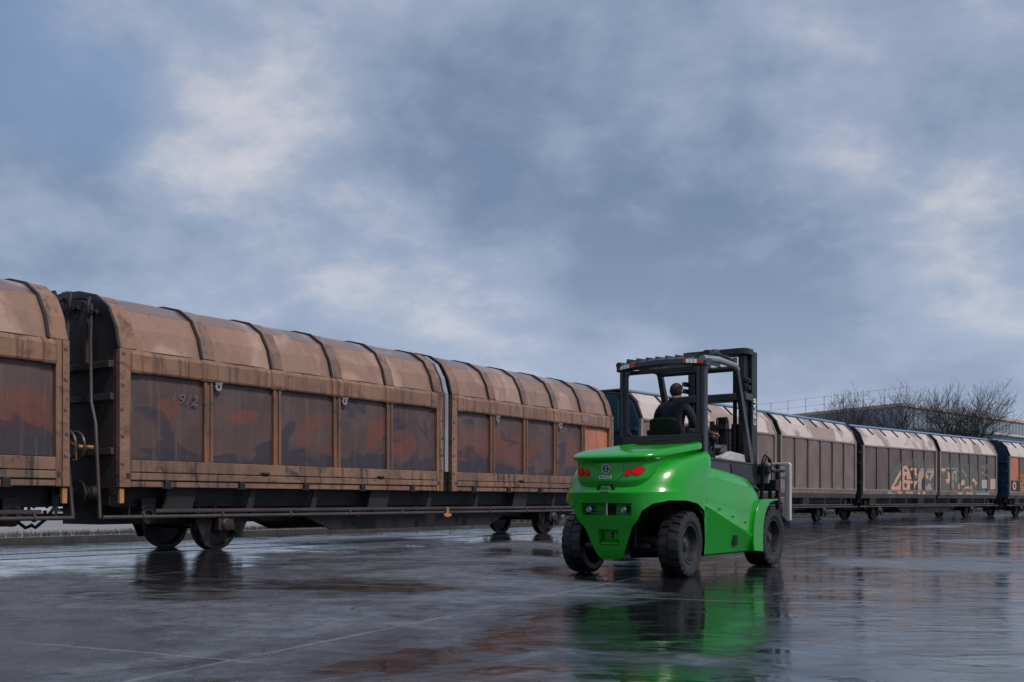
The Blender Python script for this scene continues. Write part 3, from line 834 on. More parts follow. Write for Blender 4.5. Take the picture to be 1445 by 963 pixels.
spray(d1, 'ochre_sign', [('ochre_panel', [(-LD/2+1.5,1.45),(-LD/2+2.55,1.45),(-LD/2+2.55,2.45),(-LD/2+1.5,2.45)])] +
      [('gasket', [(-LD/2+1.65+.22*(k % 4),2.3-.22*(k//4)),(-LD/2+1.76+.22*(k % 4),2.3-.22*(k//4)),(-LD/2+1.76+.22*(k % 4),2.2-.22*(k//4)),(-LD/2+1.65+.22*(k % 4),2.2-.22*(k//4))]) for k in (0, 1, 4, 6, 9, 10)], gy)

# ----------------------------------------------------------------- track, ground, verge
def centre_pts():
    P = []
    nA = Vector((-math.sin(AD), math.cos(AD)))
    for t in (-60, -20, 0, 5, 10.4): P.append(oA+dA*t+nA*1.45)
    for a, s in ((B0, aB), (B1, aB), (C0, aC), (C1, aC), (D0, aD), (D1, aD)):
        P.append(a + Vector((-math.sin(s), math.cos(s)))*1.45)
    last = P[-1]
    for k in range(1, 6): P.append(last + Vector((math.cos(R(38)), math.sin(R(38))))*30*k)
    return P
TP = centre_pts()
def smooth_path(P, n=8):
    out = []
    for i in range(len(P)-1):
        a, b = P[i], P[i+1]
        for k in range(n): out.append(a.lerp(b, k/n))
    out.append(P[-1])
    for _ in range(6): out = [out[0]] + [(out[i-1]+out[i]*2+out[i+1])/4 for i in range(1, len(out)-1)] + [out[-1]]
    return out
TP = smooth_path(TP)
def off_path(d):
    out = []
    for i, p in enumerate(TP):
        t = (TP[min(i+1, len(TP)-1)]-TP[max(i-1, 0)]).normalized()
        out.append(p + Vector((-t.y, t.x))*d)
    return out
def ribbon(name, d0, d1, z0, z1, mat, kind='structure', walls=True):
    a, b = off_path(d0), off_path(d1)
    mb = MB()
    secs = [[(p.x, p.y, z0), (p.x, p.y, z1), (q.x, q.y, z1), (q.x, q.y, z0)] for p, q in zip(a, b)]
    mb.loft(secs)
    o = mb.build(name, mat, None, 30); o['kind'] = kind
    return o

mb = MB()
mb.quad((-700, -60, 0), (900, -60, 0), (900, 1500, 0), (-700, 1500, 0))
tag(mb.build('ground', 'yard', None, 0), kind='structure')
for s in (-1, 1):
    ribbon('rail', s*.75-.035, s*.75+.035, -.05, .006, 'rail_steel')
    ribbon('rail_groove', s*.75+.036 if s < 0 else s*.75-.09, s*.75+.09 if s < 0 else s*.75-.036, -.05, .004, 'gasket')
ribbon('kerb', 4.45, 4.75, -.1, .135, 'kerb')
ribbon('verge', 4.75, 60, -.1, .13, 'kerb_top')

mb = MB(); g0 = off_path(4.85); rg = random.Random(11)
acc = 0
for i in range(len(TP)-1):
    a, b = g0[i], g0[i+1]; L = (b-a).length
    if a.y < 8 or a.y > 120: continue
    t = (b-a).normalized(); nrm = Vector((-t.y, t.x))
    dens = 340 if a.y < 32 else 160
    far = 1.6 if a.y < 32 else 4.0
    for k in range(int(L*dens)):
        d = rg.random()**1.6*far
        p = a + t*rg.random()*L + nrm*d
        h = rg.uniform(.05, .16) * (1 if a.y < 30 else 2.2) * (1.1-.5*d/far); w = rg.uniform(.006, .014)*(1 if a.y < 30 else 2.5)
        an = rg.random()*6.28; lx, ly = rg.uniform(-.06, .06), rg.uniform(-.06, .06)
        v = [mb.b.verts.new((p.x+w*math.cos(an), p.y+w*math.sin(an), .125)), mb.b.verts.new((p.x-w*math.cos(an), p.y-w*math.sin(an), .125)), mb.b.verts.new((p.x+lx, p.y+ly, .125+h))]
        mb._f(v)
tag(mb.build('verge_grass', 'grass', None, 0), 'short grey-green grass along the kerb behind the wagons', 'grass', kind='stuff')

# ----------------------------------------------------------------- warehouse
wh = empty('warehouse', (42, 110, 0))
tag(wh, 'long blue-grey warehouse with tan roof edge rising behind the bare trees', 'warehouse')
K = Vector((0, 0)); Lw = Vector((-27, 50)); Rw = Vector((70, 68)); hz = 11.3
mb = MB()
mb.prism([(0, 0), (Rw.x, Rw.y), (Rw.x+Lw.x, Rw.y+Lw.y), (Lw.x, Lw.y)], 'z', 0, hz)
wall = mb.build('wall', 'warehouse', wh, 0)
for a, b in ((K, Lw), (K, Rw)):
    d = (b-a).normalized(); n = Vector((d.y, -d.x))
    if n.y > 0: n = -n
    mb = MB()
    q = [a-d*.2-n*.3, b-n*.3, b+n*.18, a+n*.18-d*.2]
    mb.prism([(p.x, p.y) for p in q], 'z', hz-.22, hz+.12)
    mb.build('roof_edge', 'trim', wh, 0)
    mb = MB(); L = (b-a).length
    for k in range(int(L/1.1)):     # cladding seams
        p = a+d*(k*1.1+.5)+n*.02
        mb.prism([(p.x-d.x*.03, p.y-d.y*.03), (p.x+d.x*.03, p.y+d.y*.03), (p.x+d.x*.03+n.x*.04, p.y+d.y*.03+n.y*.04), (p.x-d.x*.03+n.x*.04, p.y-d.y*.03+n.y*.04)], 'z', 0, hz-.3)
    mb.build('cladding_ribs', 'warehouse', wall, 0)
d = Lw.normalized(); L = Lw.length
for k in range(int(L/3.0)+1):
    p = d*k*3.0+Vector((.6, .4))
    mb = MB(); mb.tube([(p.x, p.y, hz), (p.x, p.y, hz+2.0)], .075, 6); mb.build('railing_post', 'rail_white', wh)
mb = MB()
for z in (1.0, 1.9): mb.tube([(.6, .4, hz+z), (Lw.x+.6, Lw.y+.4, hz+z)], .022, 5)
mb.build('railing_bar', 'rail_white', wh)
for nm, poly, m_, x0_, x1_ in (('annex_wall', [(-8, 0), (-8, 7.48), (-.3, 8.25), (-.3, 0)], 'warehouse', -1.2, 88), ('annex_roof', [(-8.3, 7.72), (-8.3, 7.49), (-.3, 8.29), (-.3, 8.52)], 'low_roof', -1.6, 88.4)):
    mb = MB(); mb.prism(poly, 'x', x0_, x1_)
    o_ = mb.build(nm, m_, wh, 0)
    o_.rotation_euler = (0, 0, math.atan2(Rw.y, Rw.x)); o_.location = (1.2, -1.4, 0)

# ----------------------------------------------------------------- bare trees
def bare_tree(x, y, h, seed, stems, spread, label):
    rd = random.Random(seed)
    root = empty('bare_tree', (x, y, 0))
    tag(root, label, 'tree', 'bare trees behind the wagons')
    tk, cr = MB(), MB()
    count = [0]
    def grow(p, d, L, r, lev):
        n = 4
        pts = [p]; rs = [r]
        q = p.copy(); dd = d.copy()
        for i in range(n):
            dd = (dd + Vector((rd.uniform(-1, 1), rd.uniform(-1, 1), rd.uniform(-.5, .75)))*((.13+.03*lev) if lev else .05)).normalized()
            q = q + dd*(L/n); pts.append(q.copy()); rs.append(max(r*(1-(.45)*(i+1)/n), .011))
        (tk if lev == 0 else cr).tube(pts, rs, 7 if lev < 2 else (4 if lev < 4 else 3), False)
        count[0] += 1
        if lev >= 6 or L < .22: return
        kids = 7 if lev == 0 else (3 if lev == 1 else (2 if lev < 4 else 1))
        for k in range(kids):
            j = rd.choice((3, 4, 4, 4)) if lev == 0 else rd.choice((1, 2, 3, 4))
            if lev == 0:
                a = 6.283*(k+rd.uniform(-.3, .3))/kids; t_ = rd.uniform(.35, 1.15)*spread
                nd = Vector((math.cos(a)*math.sin(t_), math.sin(a)*math.sin(t_), math.cos(t_)))
                l2 = h*rd.uniform(.155, .20)
            else:
                axis = Vector((rd.uniform(-1, 1), rd.uniform(-1, 1), rd.uniform(-.3, .45))).normalized()
                nd = (dd + axis*.85).normalized()
                l2 = L*rd.uniform(.62, .92)
            grow(pts[j], nd.normalized(), l2, max(rs[j]*rd.uniform(.6, .82), .012), lev+1)
        grow(pts[-1], (dd+Vector((rd.uniform(-.3, .3), rd.uniform(-.3, .3), .05))).normalized(), (h*.17 if lev == 0 else L*rd.uniform(.7, .85)), rs[-1]*.8, lev+1)
    for k in range(stems):
        a = rd.uniform(0, 6.28)
        d0 = Vector((.10*math.cos(a)*(k+.3), .10*math.sin(a)*(k+.3), 1)).normalized()
        grow(Vector((k*1.5-.75*(stems-1), 0, 0)), d0, h*.54, .24, 0)
    top = max(v.co.z for v in cr.b.verts)
    for m_ in (tk, cr):
        for v in m_.b.verts: v.co = Vector((v.co.x*.82, v.co.y*.82, v.co.z))*(h/top)
    tk.build('trunk', 'bark', root, 60); cr.build('crown', 'bark', root, 60)
    return root
bare_tree(26.1, 80, 10.5, 8, 1, 1.0, 'leftmost and smallest of the three bare trees, above the plain brown wagon')
bare_tree(30.2, 79, 10.6, 17, 1, 1.0, 'middle bare tree in front of the warehouse corner')
bare_tree(35.5, 81, 10.9, 33, 2, 1.0, 'rightmost bare tree, the widest, with drooping low branches')

# ----------------------------------------------------------------- forklift
P0 = Vector((2.053, 11.986)); HD = R(36)
ff = Vector((math.sin(HD), math.cos(HD))); ll = Vector((-math.cos(HD), math.sin(HD)))
fo = P0 + ll*.80
FL = empty('forklift', (fo.x, fo.y, 0), math.atan2(ff.y, ff.x))
tag(FL, 'bright green counterbalance forklift with dark cab frame on the wet yard', 'forklift')

def half_super(ur, rr, w, uf, z, slope=0, n=3.0, N=18, bow=0):
    pts = []
    x0 = ur+rr
    for k in range(4): pts.append((uf+(x0-uf)*k/4, -w))
    for k in range(N+1):
        a = math.pi*k/N
        c, s = math.cos(a), math.sin(a)
        y = -w*math.copysign(abs(c)**(2/n), c); u = x0 - rr*abs(s)**(2/n)
        pts.append((u, y))
    for k in range(3, -1, -1): pts.append((uf+(x0-uf)*k/4, w))
    return [(u, y, z+slope*(u-ur)) for u, y in pts]

def arch_cutter(s):
    prof = [(-.582, -.1), (-.578, .25), (-.55, .6), (-.49, .79), (-.39, .868), (-.2, .905), (.1, .905), (.35, .87), (.5, .79), (.58, .66), (.62, .42), (.62, -.1)]
    e = Vector((.862, -.507*1)); a = Vector((-.507, -.862)); c = Vector((.015, -.485))
    mb = MB(); secs = []
    for k in (-.42, 1.3):
        row = []
        for q, z in prof:
            p = c + e*q + a*k
            row.append((p.x, p.y if s < 0 else -p.y, z))
        secs.append(row)
    mb.loft(secs)
    return mb.build('cutter', 'plastic', FL, 0)

def cut(o, cutters):
    for c in cutters:
        md = o.modifiers.new('b', 'BOOLEAN'); md.object = c; md.operation = 'DIFFERENCE'; md.solver = 'EXACT'
        try: md.material_mode = 'TRANSFER'
        except Exception: pass
    freeze(o)
    me = o.data
    for f in me.polygons: f.use_smooth = True
    me.set_sharp_from_angle(angle=R(28))
def drop(objs):
    for c in objs:
        me = c.data; bpy.data.objects.remove(c); bpy.data.meshes.remove(me)

arches = [arch_cutter(-1), arch_cutter(1)]
def box_cutter(u0, u1, y0, y1, z0, z1, taper=.04, mat='green'):
    mb = MB()   # widens towards the rear
    secs = []
    for u, t in ((u0, 0), (u1, taper)):
        secs.append([(u, y0+t, z0+t), (u, y1-t, z0+t), (u, y1-t, z1-t), (u, y0+t, z1-t)])
    mb.loft(secs); return mb.build('cutter', mat, FL, 0)

# counterweight
mb = MB()
lev = [(.20, -.45, .28, .79, 5), (.225, -.47, .30, .80, 5), (.42, -.505, .32, .80, 4.5), (.60, -.53, .36, .80, 4), (.63, -.555, .38, .80, 3.6), (.76, -.575, .46, .80, 3.0), (.94, -.612, .60, .80, 2.5),
       (.985, -.625, .62, .80, 2.4), (1.0, -.627, .63, .80, 2.4), (1.013, -.618, .63, .797, 2.4), (1.05, -.575, .62, .79, 2.4), (1.14, -.53, .60, .775, 2.4), (1.24, -.455, .58, .745, 2.4), (1.31, -.36, .54, .70, 2.4), (1.345, -.28, .50, .645, 2.4), (1.35, -.2, .45, .58, 2.4)]
mb.loft([half_super(ur, rr, min(w, .775), .62 if z < 1.1 else (.72 if z < 1.2 else .88), z, 0 if z < 1.1 else min(.16, (z-1.1)*.9), n) for z, ur, rr, w, n in lev])
cw = mb.build('counterweight', 'green', FL, 30, sub=1)
cutters = [box_cutter(-.80, -.45, -.37, .37, .695, .905, .05), box_cutter(-.80, -.415, -.175, .175, .34, .60, .05)]
cut(cw, arches + cutters)
cw.location.y = -.035
# lower ledge lips, pin, lamps
mb = MB()
mb.prism([(-.415, .385), (-.50, .385), (-.50, .405), (-.415, .45)], 'y', -.12, .12)
mb.build('recess_step', 'green', cw, 0, .006)
mb = MB(); mb.tube([(-.55, 0, .70), (-.55, 0, .91)], .014, 10); mb.build('tow_pin', 'steel', cw)
mb = MB()
mb.box(-.452, -.440, -.07, .07, .74, .875)
mb.build('tow_recess', 'plastic', cw, 0)
mb = MB()
mb.box(-.420, -.406, -.010, .010, .46, .52); mb.lathe([(.001, -.006), (.018, -.006), (.018, .006)], 14, Matrix.Translation((-.416, 0, .52)) @ Matrix.Rotation(R(-90), 4, 'Z'))
mb.build('tow_slot', 'plastic', cw, 0)
for y in (-.235, .235):
    mb = MB(); mt = Matrix.Translation((-.535, y, .80)) @ Matrix.Rotation(R(-90), 4, 'Z')
    mb.lathe([(.001, -.035), (.018, -.034), (.026, -.025), (.030, -.024), (.036, -.03), (.038, -.02), (.036, .09), (.001, .09)], 22, mt)
    mb.build('reversing_lamp', 'steel', cw, 40)

# side bodywork (one closed shell)
mb = MB(); secs = []
cols = [(.46, 1.350, 1.0), (.62, 1.345, 1.0), (.9, 1.33, 1.0), (1.25, 1.30, 1.0), (1.6, 1.265, 1.0), (1.9, 1.23, 1.0), (2.12, 1.195, .99), (2.26, 1.14, .97)]
for u, zt, k in cols:
    t = min(max((u-.5)/1.45, 0), 1.02); c = .87-.42*t
    bot = .22
    prof = [(.70, bot), (.735, bot+.02), (.785, c-.05), (.80, c-.02), (.768, c+.012), (.772, c+.05+.25*t), (.768, max(c+.14, .95)), (.752, zt-.15), (.65, zt-.01), (.62, zt), (.57, zt+.01), (.40, zt+.03)]
    prof = [(y*k, z) for y, z in prof]
    secs.append([(u, -y, z) for y, z in prof] + [(u, y, z) for y, z in prof[::-1]])
mb.loft(secs)
sb = mb.build('side_bodywork', 'green', FL, 25, .012, 2)
cut(sb, arches)
drop(arches + cutters)
# dark wedge lamps at the front of the body
for s in (-1, 1):
    mb = MB()
    mb.loft([[(2.12, s*.60, 1.205), (2.12, s*.725, 1.08), (2.12, s*.66, 1.03), (2.12, s*.5, 1.05)], [(2.255, s*.62, 1.165), (2.262, s*.757, 1.06), (2.262, s*.70, .93), (2.262, s*.5, .95)], [(2.285, s*.60, 1.10), (2.29, s*.72, .98), (2.29, s*.68, .90), (2.29, s*.5, .92)]])
    mb.build('front_lamp', 'screen', FL, 30, .006)
    mb = MB()   # access point on the side
    mb.box(1.36, 1.50, min(s*.752, s*.775), max(s*.752, s*.775), .33, .46)
    mb.box(1.385, 1.475, min(s*.775, s*.779), max(s*.775, s*.779), .355, .44)
    mb.build('socket_cover', 'plastic', FL, 0, .006)
    for u, z in ((.95, .80), (1.35, .70), (1.75, .62), (1.15, .42), (1.8, .38)):
        mb = MB(); mb.lathe([(.001, -.008), (.012, -.006), (.014, .01)], 10, Matrix.Translation((u, s*(.785 if z > .55 else .757), z)) @ (Matrix.Identity(4) if s < 0 else Matrix.Rotation(math.pi, 4, 'Z')))
        mb.build('body_bolt', 'green', FL, 40)

# front wings
for s in (-1, 1):
    mb = MB()
    O = [(2.27, .215), (1.95, .235), (1.93, .35), (1.95, .55), (2.01, .72), (2.09, .84), (2.19, .905), (2.32, .925), (2.80, .925)]
    I = [(2.80, .905), (2.62, .895), (2.50, .87), (2.40, .80), (2.32, .70), (2.275, .58), (2.255, .42), (2.26, .30)]
    mb.prism(O+I, 'y', s*.81 if s < 0 else s*.42, s*.42 if s < 0 else s*.81)
    mb.build('front_wing', 'green', FL, 40, .018, 3)

# bonnet (tail lid)
mb = MB()
lv = [(1.005, -.54, .34, .45, .92, .30, 3.2), (1.02, -.565, .36, .48, .92, .30, 3.2), (1.12, -.585, .38, .515, .92, .25, 3.2), (1.135, -.588, .38, .52, .92, .245, 3.2), (1.30, -.565, .40, .55, .92, .17, 3.0), (1.355, -.555, .40, .56, .92, .14, 3.0),
      (1.37, -.61, .42, .595, .92, .125, 2.8), (1.39, -.635, .44, .60, .92, .12, 2.8), (1.415, -.635, .46, .598, .92, .125, 2.8), (1.44, -.60, .46, .585, .92, .13, 2.8), (1.475, -.50, .44, .555, .92, .125, 2.8), (1.505, -.32, .40, .51, .92, .11, 2.8), (1.515, -.10, .36, .43, .92, .10, 2.8)]
mb.loft([half_super(ur, rr, w, uf, z, sl, n) for z, ur, rr, w, uf, sl, n in lv])
lid = mb.build('bonnet', 'green', FL, 30, sub=2)
freeze(lid)
lid.location.y = -.045
for f in lid.data.polygons: f.use_smooth = True
bm = bmesh.new(); bm.from_mesh(lid.data); bvh = BVHTree.FromBMesh(bm)
def hit(y, z):
    p, n, _, _ = bvh.ray_cast(Vector((-3, y, z)), Vector((1, 0, 0)))
    return (p, n) if p else (Vector((-.62, y, z)), Vector((-1, 0, 0)))
def patch(mb, pts, lift, thick=.006):
    """thin plate that follows the lid surface"""
    A, B = [], []
    c = Vector((sum(p[0] for p in pts)/len(pts), sum(p[1] for p in pts)/len(pts)))
    for y, z in pts:
        p, n = hit(y, z)
        if n.x > 0: n = -n
        A.append(mb.b.verts.new(p+n*lift)); B.append(mb.b.verts.new(p-n*thick))
    p, n = hit(c.x, c.y); n = n if n.x < 0 else -n
    ca = mb.b.verts.new(p+n*(lift+.003))
    k = len(pts)
    for i in range(k):
        mb._f([A[i], A[(i+1) % k], ca]); mb._f([A[i], A[(i+1) % k], B[(i+1) % k], B[i]])
for s in (-1, 1):
    for cy, cz, ry, rz_, sk in ((.385, 1.245, .060, .046, .35), (.275, 1.228, .038, .038, .2)):
        mb = MB()
        pts = []
        bez = []
        for k in range(20):
            a = 2*math.pi*k/20
            yy = math.cos(a)*ry; zz = math.sin(a)*rz_ + sk*math.cos(a)*ry*.45
            pts.append((s*(cy+yy), cz+zz)); bez.append((s*(cy+yy*1.12), cz+zz*1.12))
        patch(mb, bez, .002); mb.build('lamp_bezel', 'plastic', lid, 50)
        mb = MB(); patch(mb, pts, .009); mb.build('tail_lamp', 'red_lens', lid, 50)
    mb = MB(); patch(mb, [(s*.305, 1.229), (s*.335, 1.229), (s*.335, 1.237), (s*.305, 1.237)], .002); mb.build('lamp_bridge', 'plastic', lid, 0)
# raised trapezoid plate in the middle of the lid
mb = MB(); pl = [(-.21, 1.345), (.21, 1.345), (.22, 1.20), (.13, 1.13), (-.13, 1.13), (-.22, 1.20)]
N = len(pl); den = []
for i in range(N):
    a, b = pl[i], pl[(i+1) % N]
    for k in range(5): den.append((a[0]+(b[0]-a[0])*k/5, a[1]+(b[1]-a[1])*k/5))
patch(mb, den, .010); mb.build('badge_plate', 'green', lid, 30, .004)
p, n = hit(0, 1.275); bx = p.x-.019
mb = MB(); mt = Matrix.Translation((bx, 0, 1.275)) @ Matrix.Rotation(R(-90), 4, 'Z')
mb.lathe([(.043, -.002), (.045, -.008), (.054, -.008), (.056, 0), (.054, .02), (.043, .02), (.043, -.002)], 28, mt)
em = mb.build('emblem_ring', 'pale_steel', lid, 40)
mb = MB(); mb.lathe([(.001, -.003), (.045, -.003), (.045, .004), (.001, .004)], 24, mt); mb.build('emblem_disc', 'badge', em)
mb = MB()
E_ = [(-.014, -.024), (.014, -.024), (.010, -.014), (.004, -.012), (.006, .0), (.014, .008), (.012, .02), (.0, .024), (-.012, .018), (-.014, .010), (-.004, .012), (.002, .006), (-.006, -.004), (-.006, -.012), (-.012, -.016)]
mb.prism([(-y*1.25, z*1.25+1.275) for y, z in E_], 'x', bx-.006, bx-.002); mb.build('emblem_figure', 'pale_steel', em, 0)
p, n = hit(0, 1.17)
text_mesh('lettering', 'CESAB', .055, 'letter', lid, frame((p.x-.021, 0, 1.175), (0, -1, 0), (0, 0, 1)), .001, 0, 1.15)
# lid notch and catch
mb = MB(); mb.prism([(-.09, 1.09), (.09, 1.09), (.13, 1.015), (-.13, 1.015)], 'x', -.600, -.54); mb.build('lid_notch', 'plastic', lid, 0)
mb = MB(); mb.prism([(-.055, 1.075), (.055, 1.075), (.085, 1.02), (-.085, 1.02)], 'x', -.610, -.54); mb.build('lid_handle', 'green', lid, 0, .008)
mb = MB(); mb.prism([(-.06, 1.022), (.06, 1.022), (.05, 1.0), (-.05, 1.0)], 'x', -.64, -.55); mb.build('lid_catch', 'steel', lid, 0, .004)
mb = MB()   # dark gap below the lid
mb.loft([half_super(-.575, .36, .50, .92, .975, .30, 3.2), half_super(-.577, .36, .505, .92, 1.004, .30, 3.2)])
mb.build('lid_seal', 'plastic', lid, 30)
bm.free()

# wheels
def tyre_wheel(u, s, r, w, yaw, name='wheel'):
    root = bpy.data.objects.new(name, None); COL.objects.link(root); root.parent = FL
    root.location = (u, s*(.80-w/2), r); root.rotation_euler = (0, 0, yaw + (0 if s < 0 else math.pi))
    mb = MB()
    k = r
    prof = [(.60*k, -w*.40), (.66*k, -w*.47), (.76*k, -w*.5), (.90*k, -w*.485), (.945*k, -w*.44), (.955*k, -w*.3), (.96*k, 0), (.955*k, w*.3), (.945*k, w*.44), (.90*k, w*.485), (.76*k, w*.5), (.66*k, w*.47), (.60*k, w*.40), (.60*k, -w*.40)]
    mb.lathe(prof, 56)
    n = 22
    for side in (-1, 1):
        for i in range(n):
            a = 2*math.pi*(i+(0 if side < 0 else .5))/n; da = 2*math.pi/n*.37
            def pt(ang, rad, y): return (rad*math.cos(ang), y, rad*math.sin(ang))
            sh = .10
            ys = [side*w*.03, side*w*.30, side*w*.465, side*w*.502]
            A = []
            for j, y in enumerate(ys):
                ro = [k, k, .975*k, .885*k][j]; ri = [.94*k, .94*k, .92*k, .86*k][j]
                tw = sh*(j/3)
                A.append([pt(a-da+tw, ro, y), pt(a+da+tw, ro, y), pt(a+da+tw, ri, y*.96), pt(a-da+tw, ri, y*.96)])
            mb.loft(A)
    mb.build('tyre', 'rubber', root, 30)
    mb = MB()
    mb.lathe([(.61*k, -w*.42), (.60*k, -w*.46), (.555*k, -w*.45), (.53*k, -w*.36), (.50*k, -w*.16), (.36*k, -w*.10), (.33*k, -w*.05), (.22*k, -w*.05), (.20*k, -w*.22), (.15*k, -w*.24), (.13*k, -w*.30), (.001, -w*.30)], 40)
    mb.lathe([(.61*k, w*.42), (.57*k, w*.45), (.53*k, w*.36), (.50*k, w*.1), (.20*k, w*.05), (.001, w*.05)], 40)
    for i in range(8):
        a = i*math.pi/4
        mb.lathe([(.001, -.028), (.018, -.028), (.02, 0)], 6, Matrix.Translation((.285*k*math.cos(a), -w*.05, .285*k*math.sin(a))))
    mb.build('rim', 'rim', root, 30)
    return root
tyre_wheel(.09, -1, .392, .27, R(4)); tyre_wheel(.09, 1, .392, .27, R(4))
tyre_wheel(2.68, -1, .405, .32, 0); tyre_wheel(2.68, 1, .405, .32, 0)
# chassis under the bodywork
mb = MB()
mb.box(-.30, 2.2, -.28, .28, .34, .95)
mb.box(-.12, .12, -.5, .5, .30, .48)
mb.tube([(2.68, -.6, .405), (2.68, .6, .405)], .12, 12)
mb.box(2.0, 2.6, -.40, .40, .35, .95)
mb.tube([(-.22, -.45, .36), (-.22, .45, .36)], .04, 8)
mb.build('chassis', 'black_metal', FL, 0, .01)

# cab base: side walls, floor, seat box, rear panel
mb = MB()
mb.box(.86, .90, -.60, .60, 1.40, 1.745)
mb.box(.842, .858, -.16, .16, 1.68, 1.695)
mb.build('rear_panel', 'grey_frame', FL, 0, .01)
mb = MB(); mb.box(.90, 1.50, -.45, .45, 1.05, 1.56); mb.build('seat_box', 'plastic', FL, 0, .03)
mb = MB(); mb.box(.90, 2.34, -.58, .58, 1.0, 1.06); mb.build('cab_floor', 'black_metal', FL, 0)
for s in (-1, 1):
    mb = MB()
    y0, y1 = sorted((s*.54, s*.60))
    mb.prism([(.88, 1.20), (.88, 1.44), (1.55, 1.425), (2.36, 1.40), (2.42, 1.12), (2.30, 1.05)], 'y', y0, y1)
    w = mb.build('cab_side', 'grey_frame', FL, 0, .012)
    mb = MB(); y0, y1 = sorted((s*.60, s*.612))
    mb.prism([(1.72, 1.15), (1.66, 1.385), (2.34, 1.365), (2.37, 1.14)], 'y', y0, y1)
    mb.build('side_hatch', 'black_metal', w, 0, .006)
    mb = MB(); y0, y1 = sorted((s*.52, s*.625))
    mb.prism([(.96, 1.425), (.96, 1.455), (2.36, 1.415), (2.36, 1.39)], 'y', y0, y1)
    mb.build('sill_strip', 'grey_frame', w, 0, .006)
# console and dashboard
mb = MB()
mb.prism([(1.55, 1.40), (1.55, 1.47), (1.85, 1.56), (2.30, 1.53), (2.34, 1.40)], 'y', -.53, -.16)
cons = mb.build('side_console', 'pale_steel', FL, 0, .015)
mb = MB(); mb.prism([(1.62, 1.53), (1.66, 1.60), (1.84, 1.655), (1.86, 1.56)], 'y', -.47, -.30); mb.build('display', 'screen', cons, 0, .01)
mb = MB(); mb.prism([(2.05, 1.40), (1.98, 1.55), (2.10, 1.66), (2.30, 1.66), (2.34, 1.40)], 'y', -.16, .53); mb.build('dashboard', 'plastic', FL, 0, .02)
# steering column and wheel
mb = MB(); mb.tube([(2.10, .05, 1.4), (1.78, .05, 1.80)], .035, 10); st = mb.build('steering_column', 'plastic', FL)
mb = MB(); mt = Matrix.Translation((1.76, .05, 1.82)) @ Matrix.Rotation(R(-38), 4, 'Y') @ Matrix.Rotation(R(90), 4, 'X')
mb.lathe([(.165+.014*math.cos(a*math.pi/4), .014*math.sin(a*math.pi/4)) for a in range(9)], 30, mt)
for k in range(3):
    a = k*2.09+.5
    mb.tube([mt @ Vector((0, 0, 0)), mt @ Vector((.165*math.cos(a), 0, .165*math.sin(a)))], .012, 6)
mb.build('steering_wheel', 'plastic', st)
mb = MB(); mb.lathe([(.001, -.055), (.03, -.05), (.055, -.02), (.055, .02), (.03, .05), (.001, .055)], 16, Matrix.Translation((1.52, -.42, 1.72)))
mb.tube([(1.55, -.42, 1.45), (1.52, -.42, 1.7)], .02, 8)
mb.build('control_lever', 'plastic', FL)
# seat
mb = MB()
secs = []
for k in range(9):
    t = k/8; z = 1.60+.375*t
    hw = .235*(1-.25*max(0, t-.55)**2*4); th = .12-.05*t
    c = .98-.10*t*t
    secs.append([(c, -hw, z), (c-.03, -hw*.6, z), (c-.035, 0, z), (c-.03, hw*.6, z), (c, hw, z), (c+th+.05, hw*.95, z), (c+th, 0, z), (c+th+.05, -hw*.95, z)])
mb.loft(secs); seat = mb.build('seat', 'plastic', FL, 30, .0, sub=2)
mb = MB(); mb.box(.99, 1.50, -.235, .235, 1.56, 1.68); mb.build('seat_cushion', 'plastic', seat, 0, .04, 3)
for y in (-.28, .28):
    mb = MB(); mb.tube([(1.05, y, 1.80), (1.40, y, 1.82)], .032, 10); mb.tube([(1.05, y, 1.80), (1.05, y, 1.62)], .022, 8); mb.build('armrest', 'plastic', seat)

# overhead guard
gd = bpy.data.objects.new('overhead_guard', None); COL.objects.link(gd); gd.parent = FL; gd.location.z = .045
mb = MB()   # rear beam, gently arched
secs = []
for k in range(13):
    t = k/12*2-1; y = .64*t; dz = -.035*t*t; du = .05*t*t
    secs.append([(.80+du, y, 2.585+dz), (.782+du, y, 2.60+dz), (.79+du, y, 2.658+dz), (.83+du, y, 2.678+dz), (.95+du, y, 2.678+dz), (.95+du, y, 2.59+dz)])
mb.loft(secs); rb = mb.build('rear_beam', 'grey_frame', gd, 30)
for s in (-1, 1):
    def on(y): t = y/.64; return (.786+.05*t*t-.004, 2.629-.035*t*t)
    for y0, y1, m in ((.335, .62, 'plastic'), (.345, .375, 'red_tape') if s < 0 else (.345, .43, 'red_tape'), (.385, .425, 'white_tape'), (.435, .475, 'white_tape'), (.485, .525, 'white_tape'), (.535, .575, 'red_tape') if s < 0 else (.535, .575, 'white_tape'), (.58, .612, 'red_tape')):
        if m == 'white_tape' and s > 0 and y0 < .43: continue
        mb = MB(); (ua, za), (ub, zb) = on(y0), on(y1)
        o_ = 0 if m == 'plastic' else -.004
        hh = .030 if m == 'plastic' else .025
        mb.loft([[(ua+o_, s*y0, za-hh), (ua+o_+.006, s*y0, za-hh), (ua+o_+.012, s*y0, za+hh), (ua+o_+.004, s*y0, za+hh)],
                 [(ub+o_, s*y1, zb-hh), (ub+o_+.006, s*y1, zb-hh), (ub+o_+.012, s*y1, zb+hh), (ub+o_+.004, s*y1, zb+hh)]])
        mb.build('light_strip' if m == 'plastic' else 'light_segment', m, rb, 0)
